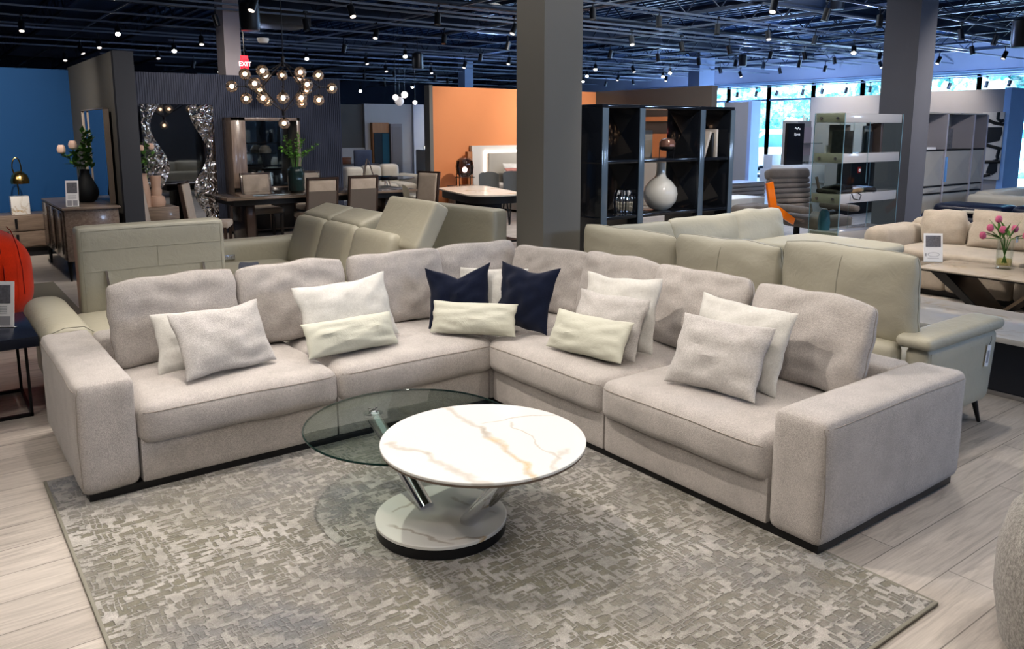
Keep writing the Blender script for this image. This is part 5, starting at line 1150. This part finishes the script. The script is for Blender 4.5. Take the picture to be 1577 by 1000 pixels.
def car(label, x, y, rz, mt, name='parked_suv'):
    t = thing(name, label, 'car', (x, y, -.12), rz)
    prof = [(-2.3, .45), (-2.35, .95), (-2.2, 1.05), (-1.95, 1.72), (-.1, 1.78), (.75, 1.12), (1.95, 1.0), (2.3, .8), (2.35, .4)]
    b = MB().poly([(px_, -.9, pz_) for px_, pz_ in prof], 1.8, (0, 1, 0)); P('body', b, mt, t)
    for s_ in (-.905, .895):
        P('side_window', MB().box(-1.85, -1.0, s_, s_+.01, 1.12, 1.6, .02).box(-.92, -.2, s_, s_+.01, 1.12, 1.6, .02).poly([(-.12, s_, 1.12), (.55, s_, 1.12), (-.05, s_, 1.6), (-.12, s_, 1.6)], .01, (0, 1, 0)), CARG, t)
        for wx in (-1.4, 1.45): w_ = P('wheel', MB().cyl((wx, s_-.02, .36), (wx, s_+.03, .36), .36, seg=24), TIRE, t); P('rim', MB().cyl((wx, s_-.035, .36), (wx, s_+.045, .36), .2, seg=16), STEEL, w_)
    P('windshield', MB().poly([(-.02, -.8, 1.74), (-.02, .8, 1.74), (.78, .85, 1.16), (.78, -.85, 1.16)]), CARG, t)
for (px, py, D_, rz, mt, lb_) in ((1200, 212, 37, 2.1, CARW, 'white car parked outside, farther one behind the left windows'), (1170, 232, 31, 2.3, CARW, 'white SUV parked outside, nearest to the left windows'), (1215, 236, 33, 2.0, CARB, 'dark blue car parked outside behind the black totem'), (1568, 238, 36, 1.9, CARB, 'teal blue car parked outside at the right frame edge')):
    q = CAM + ray(px, py)*D_; car(lb_, q.x, q.y, rz, mt, 'parked_car')
q = CAM + ray(1180, 180)*58
hs = thing('house', 'pale house with pitched roof beyond the parked cars', 'house', (q.x, q.y, -.12), .4)
P('wall', B(-4, 4, -3, 3, 0, 3.4), WHITE, hs); P('roof', MB().poly([(-4.3, -3.3, 3.4), (4.3, -3.3, 3.4), (0, -3.3, 5.4)], 6.6, (0, 1, 0)), plain('pale roof', (.5, .6, .62), .8), hs)
for x in (-2.4, 0, 2.2): w_ = P('window', B(x-.5, x+.5, -3.06, -3, 1.2, 2.4), WHITE, hs); P('pane', MB().box(x-.42, x-.03, -3.08, -3.06, 1.3, 2.3).box(x+.03, x+.42, -3.08, -3.06, 1.3, 2.3), CARG, w_)
# ---------------------------------------------------------------- ceiling fixtures
TRKM = plain('track aluminium', (.17, .20, .25), .4, .2); HEAD = plain('black head', (.010, .012, .016), .35)
LIT = plain('lit lens', (1, .9, .75), .4, emit=90, ecol=(1, .86, .68), var=0); DIM = plain('lens', (.75, .72, .68), .3, emit=1.2, ecol=(1, .9, .8), var=0)
HL = [(33, 38, 1), (152, 65, 1), (125, 75, 1), (100, 86, 1), (181, 45, 2), (268, 72, 2), (310, 60, 1), (243, 83, 1), (298, 97, 0), (337, 105, 1), (377, 82, 2), (472, 85, 2), (471, 35, 0), (541, 14, 1), (390, 4, 1), (579, 50, 1),
  (530, 72, 0), (564, 92, 1), (594, 104, 1), (624, 81, 2), (643, 98, 1), (561, 116, 0), (592, 128, 0), (555, 136, 2), (664, 107, 1), (607, 113, 0), (716, 98, 1), (670, 118, 0), (689, 123, 0), (635, 131, 2), (740, 86, 0), (782, 68, 0), (784, 92, 1), (792, 42, 1), (674, 26, 0), (684, 58, 0), (332, 28, 0),
  (913, 18, 0), (973, 60, 1), (1015, 30, 0), (1050, 69, 0), (1105, 42, 0), (940, 81, 0), (1013, 86, 0), (1076, 92, 0), (1123, 74, 0), (1183, 52, 1), (1192, 6, 1), (1273, 19, 0), (1255, 59, 0), (1187, 82, 0), (1239, 84, 0), (1133, 96, 0), (1109, 106, 0), (1176, 99, 0), (1140, 113, 1), (1201, 107, 0), (1231, 96, 0), (1271, 104, 0), (1285, 91, 0), (1315, 75, 2), (1355, 29, 0), (1356, 98, 1), (1355, 84, 0), (1446, 91, 1), (1480, 50, 0), (1497, 75, 0), (1533, 59, 0), (1548, 83, 1),
  (1032, 108, 2), (1021, 114, 2), (1026, 120, 1), (975, 105, 1), (975, 125, 0), (952, 119, 1), (933, 128, 0), (917, 102, 2), (904, 113, 2), (898, 122, 2)]
protos = {}
def head(loc, rz, st, label, group, zt):
    k = st
    if k not in protos:
        t = thing('track_spotlight', label, 'track spotlight', loc, rz, group)
        m = Matrix.Translation((0, 0, -.02)) @ Matrix.Rotation((.25, .5, .75)[k], 4, 'X')
        P('body', MB().cyl((0, 0, -.09), (0, 0, .07), .047, seg=20).lathe([(.047, -.09), (.05, -.10), (.044, -.10)], seg=20).add_m(m).cyl((0, 0, 0), (0, 0, .15), .008, seg=8).box(-.03, .03, -.015, .015, .14, .17), HEAD, t)
        P('lens', MB().cyl((0, 0, -.098), (0, 0, -.094), .04, seg=20).add_m(m), (HEAD, DIM, LIT)[k] if k else plain('dark lens', (.06, .08, .1), .2), t)
        protos[k] = t
    else: t = dup(protos[k], loc, rz, label, group)
    return t
def add_m(s, m): bmesh.ops.transform(s.bm, matrix=m, verts=s.bm.verts); return s
MB.add_m = add_m
LAB = {0: 'black cylinder track spotlight, unlit, ', 1: 'black cylinder track spotlight with pale lens, ', 2: 'brightly lit track spotlight, '}
tracks = {}
rr = random.Random(11)
for (px, py, st) in HL:
    p = atz(px, py, 3.3); 
    if p.y > 30 or p.x > 22.5 or p.y < 0: p = atz(px, py, 2.95)
    ty = round(p.y/1.3)*1.3; q = aty(px, py, ty)
    if not (2.9 < q.z < 3.62): ty = p.y; q = p
    if q.x > 23.3: q = atx(px, py, 23.2); ty = q.y
    side = 'over the dining area' if px < 330 else 'above the chandelier zone' if px < 530 else 'left of the central column' if px < 800 else 'right of the central column' if px < 1090 else 'between the two columns' if px < 1375 else 'right of the far column'
    fz = atan2(q.x, -q.y) + (rr.uniform(-2.6, 2.6) if st == 0 else rr.uniform(-.8, .8) if st == 1 else 0)
    head(q, fz, st, LAB[st]+'under the ceiling '+side, LAB[st]+side, 3.5)
    k = round(ty, 2); tracks.setdefault(k, []).append((q.x, q.z+.17))
for y, ps in sorted(tracks.items()):
    zz = sum(z for _, z in ps)/len(ps); xa = min(x for x, _ in ps)-1.6; xb = min(23.2, max(x for x, _ in ps)+1.8)
    if xb-xa < 1: continue
    S('ceiling_track', B(xa, xb, y-.012, y+.012, zz, zz+.03), TRKM)
for (y, z, xa, xb) in ((7.4, 3.42, 10, 23.5), (9.2, 3.45, 9, 23.5), (11.0, 3.45, 5, 23.5), (12.6, 3.5, 2, 23.5), (14.6, 3.5, -3, 23.5), (17.0, 3.5, -3, 23.5), (19.6, 3.5, 1, 23.5), (22.4, 3.5, 4, 23.5), (25.5, 3.5, 6, 23.5), (28.5, 3.5, 8, 23.5)):
    S('ceiling_track', B(xa, xb, y-.014, y+.014, z, z+.03), TRKM)
for (x, ya, yb, z) in ((22.9, 8, 33, 3.02), (20.5, 8, 33, 3.5), (16.5, 8, 33, 3.5), (3.0, 10, 30, 3.62), (7.4, 10, 33, 3.62), (12.4, 9, 33, 3.6)):
    S('ceiling_track', B(x-.014, x+.014, ya, yb, z, z+.03), TRKM)
# window rail heads
for k, (px, py) in enumerate(((1136, 137), (1165, 137), (1197, 134), (1237, 133), (1267, 128), (1304, 130), (1341, 125), (1463, 122), (1521, 116), (1556, 118))):
    q = atx(px, py, 22.9); head(V((22.9, q.y, 2.86)), rr.uniform(-.5, .5), 0, 'small dark track spotlight on the rail in front of the window wall', 'track lights before the windows', 3)
# other ceiling things
def exit_sign(label, p, rz, w=.3, h=.2):
    t = thing('exit_sign', label, 'exit sign', p, rz)
    P('housing', MB().box(-w/2, w/2, -.02, .02, 0, h, .005).box(-.05, .05, -.02, .02, h, h+.05), plain('red exit face', (.8, .01, .02), .4, emit=1.6, ecol=(1, .02, .04), var=0), t)
    P('lettering', text_mesh('EXIT', h*.62, Matrix.Translation((0, -.023, h/2)) @ Matrix.Rotation(pi/2, 4, 'X')), plain('exit lettering', (1, .75, .75), .5, emit=2.2, ecol=(1, .7, .7), var=0), t)
    P('mounting_rod', MB().cyl((0, 0, h+.04), (0, 0, h+1.0), .008, seg=8), BLK, t)
exit_sign('red lit exit sign beside the left column above the fluted wall', aty(377, 107, 12.2), 0, .115, .15)
q = aty(760, 11, 12.5)
T('ceiling_disc', MB().lathe([(0, 0), (.14, 0), (.16, .03), (.1, .06), (0, .06)], seg=28), plain('white disc', (.8, .78, .76), .5, emit=.25, ecol=(1, .95, .9)), 'round white ceiling disc left of the central column', 'ceiling fixture', q)
for px, py, lb_ in ((405, 62, 'white smoke detector dome above the chandelier'), ):
    q = aty(px, py, 11.2); T('smoke_detector', MB().lathe([(0, -.04), (.06, -.035), (.08, 0), (.08, .03), (0, .03)], seg=24), WHITE, lb_, 'detector', q)
for px, py, yy, s_, lb_ in ((384, 22, 10.8, 1.3, 'large black cylindrical downlight right of the left column'), (1290, -2, 8.5, 1.2, 'large black downlight at the top edge between the columns'), (1144, 92, 13, 1, 'round black pendant speaker between the columns'), (1575, 48, 5.4, 1.5, 'large dark downlight cut by the right frame edge'), (643, 92, 15.5, 1.2, 'black cylindrical pendant speaker left of the orange wall')):
    q = aty(px, py, yy); T('ceiling_speaker', MB().lathe([(0, -.16*s_), (.09*s_, -.16*s_), (.10*s_, -.13*s_), (.10*s_, .10*s_), (.06*s_, .13*s_), (0, .13*s_)], seg=28).cyl((0, 0, .1), (0, 0, .9), .008, seg=6), HEAD, lb_, 'speaker', q)
for k, (px, py, r_) in enumerate(((609, 150, .07), (623, 146, .08), (615, 156, .11), (639, 158, .055))):
    q = aty(px, py, 17.2); t = thing('globe_pendant', ['small left', 'upper middle', 'larger clear', 'lowest right'][k]+' glass globe pendant hanging over the far grey bay', 'pendant', q, 0, 'cluster of globe pendants')
    P('globe', MB().sph((0, 0, 0), r_, seg=16), plain('opal glass %d' % k, (.8, .82, .85), .1, emit=1.6 if k != 2 else .2, ecol=(1, .9, .85), var=0), t); P('cord', MB().cyl((0, 0, r_), (0, 0, 4.2-q.z), .006, seg=6), BLK, t)
# ---------------------------------------------------------------- light
def area(loc, sx, sy, e, col, rot=(0, 0, 0)):
    l = bpy.data.lights.new('area', 'AREA'); l.shape = 'RECTANGLE'; l.size = sx; l.size_y = sy; l.energy = e; l.color = col
    o = bpy.data.objects.new('soft_area_fill', l); COL.objects.link(o); o.location = loc; o.rotation_euler = rot; return o
def spot(loc, to, e, col=(1, .86, .70), ang=70, r=.04, blend=.6):
    l = bpy.data.lights.new('spot', 'SPOT'); l.energy = e; l.color = col; l.spot_size = radians(ang); l.spot_blend = blend; l.shadow_soft_size = r
    o = bpy.data.objects.new('spot_lamp', l); COL.objects.link(o); o.location = loc
    o.rotation_euler = (V(to)-V(loc)).to_track_quat('-Z', 'Y').to_euler(); return o
WARM = (1, .90, .80)
for (x, y, s) in [(1.2, 5.2, .8), (-1.2, 3.0, .85), (.2, .2, .8), (3.2, .4, .8), (5.0, 2.4, .8), (3.0, 6.0, .55), (-1.0, 6.0, .6)]:
    spot((x, y, 3.5), (x*.4+1.9*.6, y*.4+3.0*.6, .2), 120*s, WARM, 85)
spot((1.1, 3.75, 3.6), (1.7, 2.5, .3), 250, WARM, 80, .02)
spot((-.9, -.6, 2.9), (1.7, 2.7, .2), 110, WARM, 50, .05)
area((1.5, 2.5, 3.9), 6, 5, 75, (1, .96, .92)); area((5.5, 6.0, 3.9), 5, 4, 110, (1, .96, .92)); area((11, 9, 4.1), 6, 5, 160, (.85, .92, 1))  # added soft fill for bounced light; no such panels hang under the ceiling
for a in [((3, 8, 3.4), (3.4, 10.5, 0), 190), ((5.6, 8, 3.4), (5.3, 12, .3), 220), ((9.6, 11.5, 3.3), (9.8, 14.1, 1.6), 330), ((11.5, 11.8, 3.3), (11.7, 14.1, 1.8), 260),
          ((13.0, 18.2, 3.3), (13.3, 20.5, 1.2), 260), ((1.0, 9.6, 3.3), (.6, 12.8, 1.2), 330), ((-1.0, 9.6, 3.3), (-.8, 12.8, 1.2), 260), ((7.0, 9.0, 3.4), (6.8, 10.2, .6), 240), ((8, 5.5, 3.4), (8.2, 5.0, .4), 180),
          ((6.4, 3.2, 3.4), (7.6, 2.8, .3), 300), ((9.5, 8, 3.4), (9, 9, .5), 160), ((17.6, 9, 3.3), (19.1, 9.1, 1.9), 150), ((18, 11.6, 3.3), (19.5, 11.7, 1.9), 150),
          ((9, 14.8, 3.3), (8.2, 16.0, .4), 260), ((2.6, 5.0, 3.4), (1.6, 5.8, .5), 120), ((.8, 9.2, 3.4), (1.5, 10.6, .7), 80), ((11.4, 9, 3.4), (12.2, 11.5, 1), 150)]:
    spot(*a[:2], a[2], WARM, 80, .05, .8)
for (x, y) in ((6, -3.5), (9.5, -3.2), (13, -2.5), (16, -1)): spot((x, y, 2.5), (x-2.5, y+8, .9), 260, (.50, .68, 1), 110, .35, 1)  # added cool spots imitating window light from the near side
for (x, y, z, e) in ((21.5, 10, 2.7, 220), (21.5, 15, 2.7, 220), (21.5, 20, 2.7, 220), (17, 13, 2.9, 120), (12, 17, 2.9, 120), (13, 7.5, 2.9, 90), (6, 17, 2.9, 30), (2, 16, 2.9, 8)):
    l = bpy.data.lights.new('bounce', 'POINT'); l.energy = e; l.color = (.38, .56, 1) if x > 10 else (.55, .65, 1); l.shadow_soft_size = 0; o = bpy.data.objects.new('daylight_fill', l); COL.objects.link(o); o.location = (x, y, z)  # added unseen blue fill points tinting the ceiling; no real lamps here
for a in [((9, 2.5, 3.5), (9.6, 5.4, 1.3), 260), ((11.5, 3.5, 3.5), (12.4, 6.3, 1.2), 260), ((3.4, 10.8, 3.4), (3.8, 13.1, 1.6), 160), ((5.6, 3.4, 3.5), (6.4, 6, 1.2), 280), ((16.5, 15.5, 3.3), (19.9, 15.5, 1.6), 120), ((2.6, 8.6, 3.4), (2.4, 9.9, 1.4), 60)]:  # added to brighten the etagere, bookcase, shelving, partition and dark walls
    spot(*a[:2], a[2], WARM, 80, .05, .8)
sun = bpy.data.lights.new('sun', 'SUN'); sun.energy = 9; sun.angle = radians(80); sun.color = (.38, .62, 1)  # broad blue sun added to imitate sky light through the windows
so = bpy.data.objects.new('sun_lamp', sun); COL.objects.link(so); so.rotation_euler = V((-1, -.15, -.28)).to_track_quat('-Z', 'Y').to_euler()
sun = bpy.data.lights.new('sun', 'SUN'); sun.energy = 34; sun.angle = radians(2); sun.color = (1, .97, .92)
so = bpy.data.objects.new('sun_lamp', sun); COL.objects.link(so); so.rotation_euler = V((.45, .3, -1)).to_track_quat('-Z', 'Y').to_euler()
w = bpy.data.worlds.new('world'); bpy.context.scene.world = w; w.use_nodes = True
bg = w.node_tree.nodes['Background']; bg.inputs['Color'].default_value = (.55, .8, 1, 1); bg.inputs['Strength'].default_value = 7
# ---------------------------------------------------------------- camera
cam = bpy.data.cameras.new('camera'); co = bpy.data.objects.new('camera', cam); COL.objects.link(co)
cam.sensor_fit = 'HORIZONTAL'; cam.sensor_width = 36; cam.lens = F*36/1577
cam.shift_x = 0; cam.shift_y = -(500-CY)/1577; cam.clip_start = .05; cam.clip_end = 300
m = Matrix((RT, UP, -FW)).transposed().to_4x4(); m.translation = CAM; co.matrix_world = m
sc = bpy.context.scene; sc.camera = co
sc.view_settings.view_transform = 'Standard'; sc.view_settings.look = 'Medium High Contrast'; sc.view_settings.exposure = -.10
sc.cycles.max_bounces = 8; sc.cycles.diffuse_bounces = 3; sc.cycles.glossy_bounces = 4; sc.cycles.transparent_max_bounces = 16; sc.cycles.sample_clamp_indirect = 3
sc.cycles.use_denoising = True
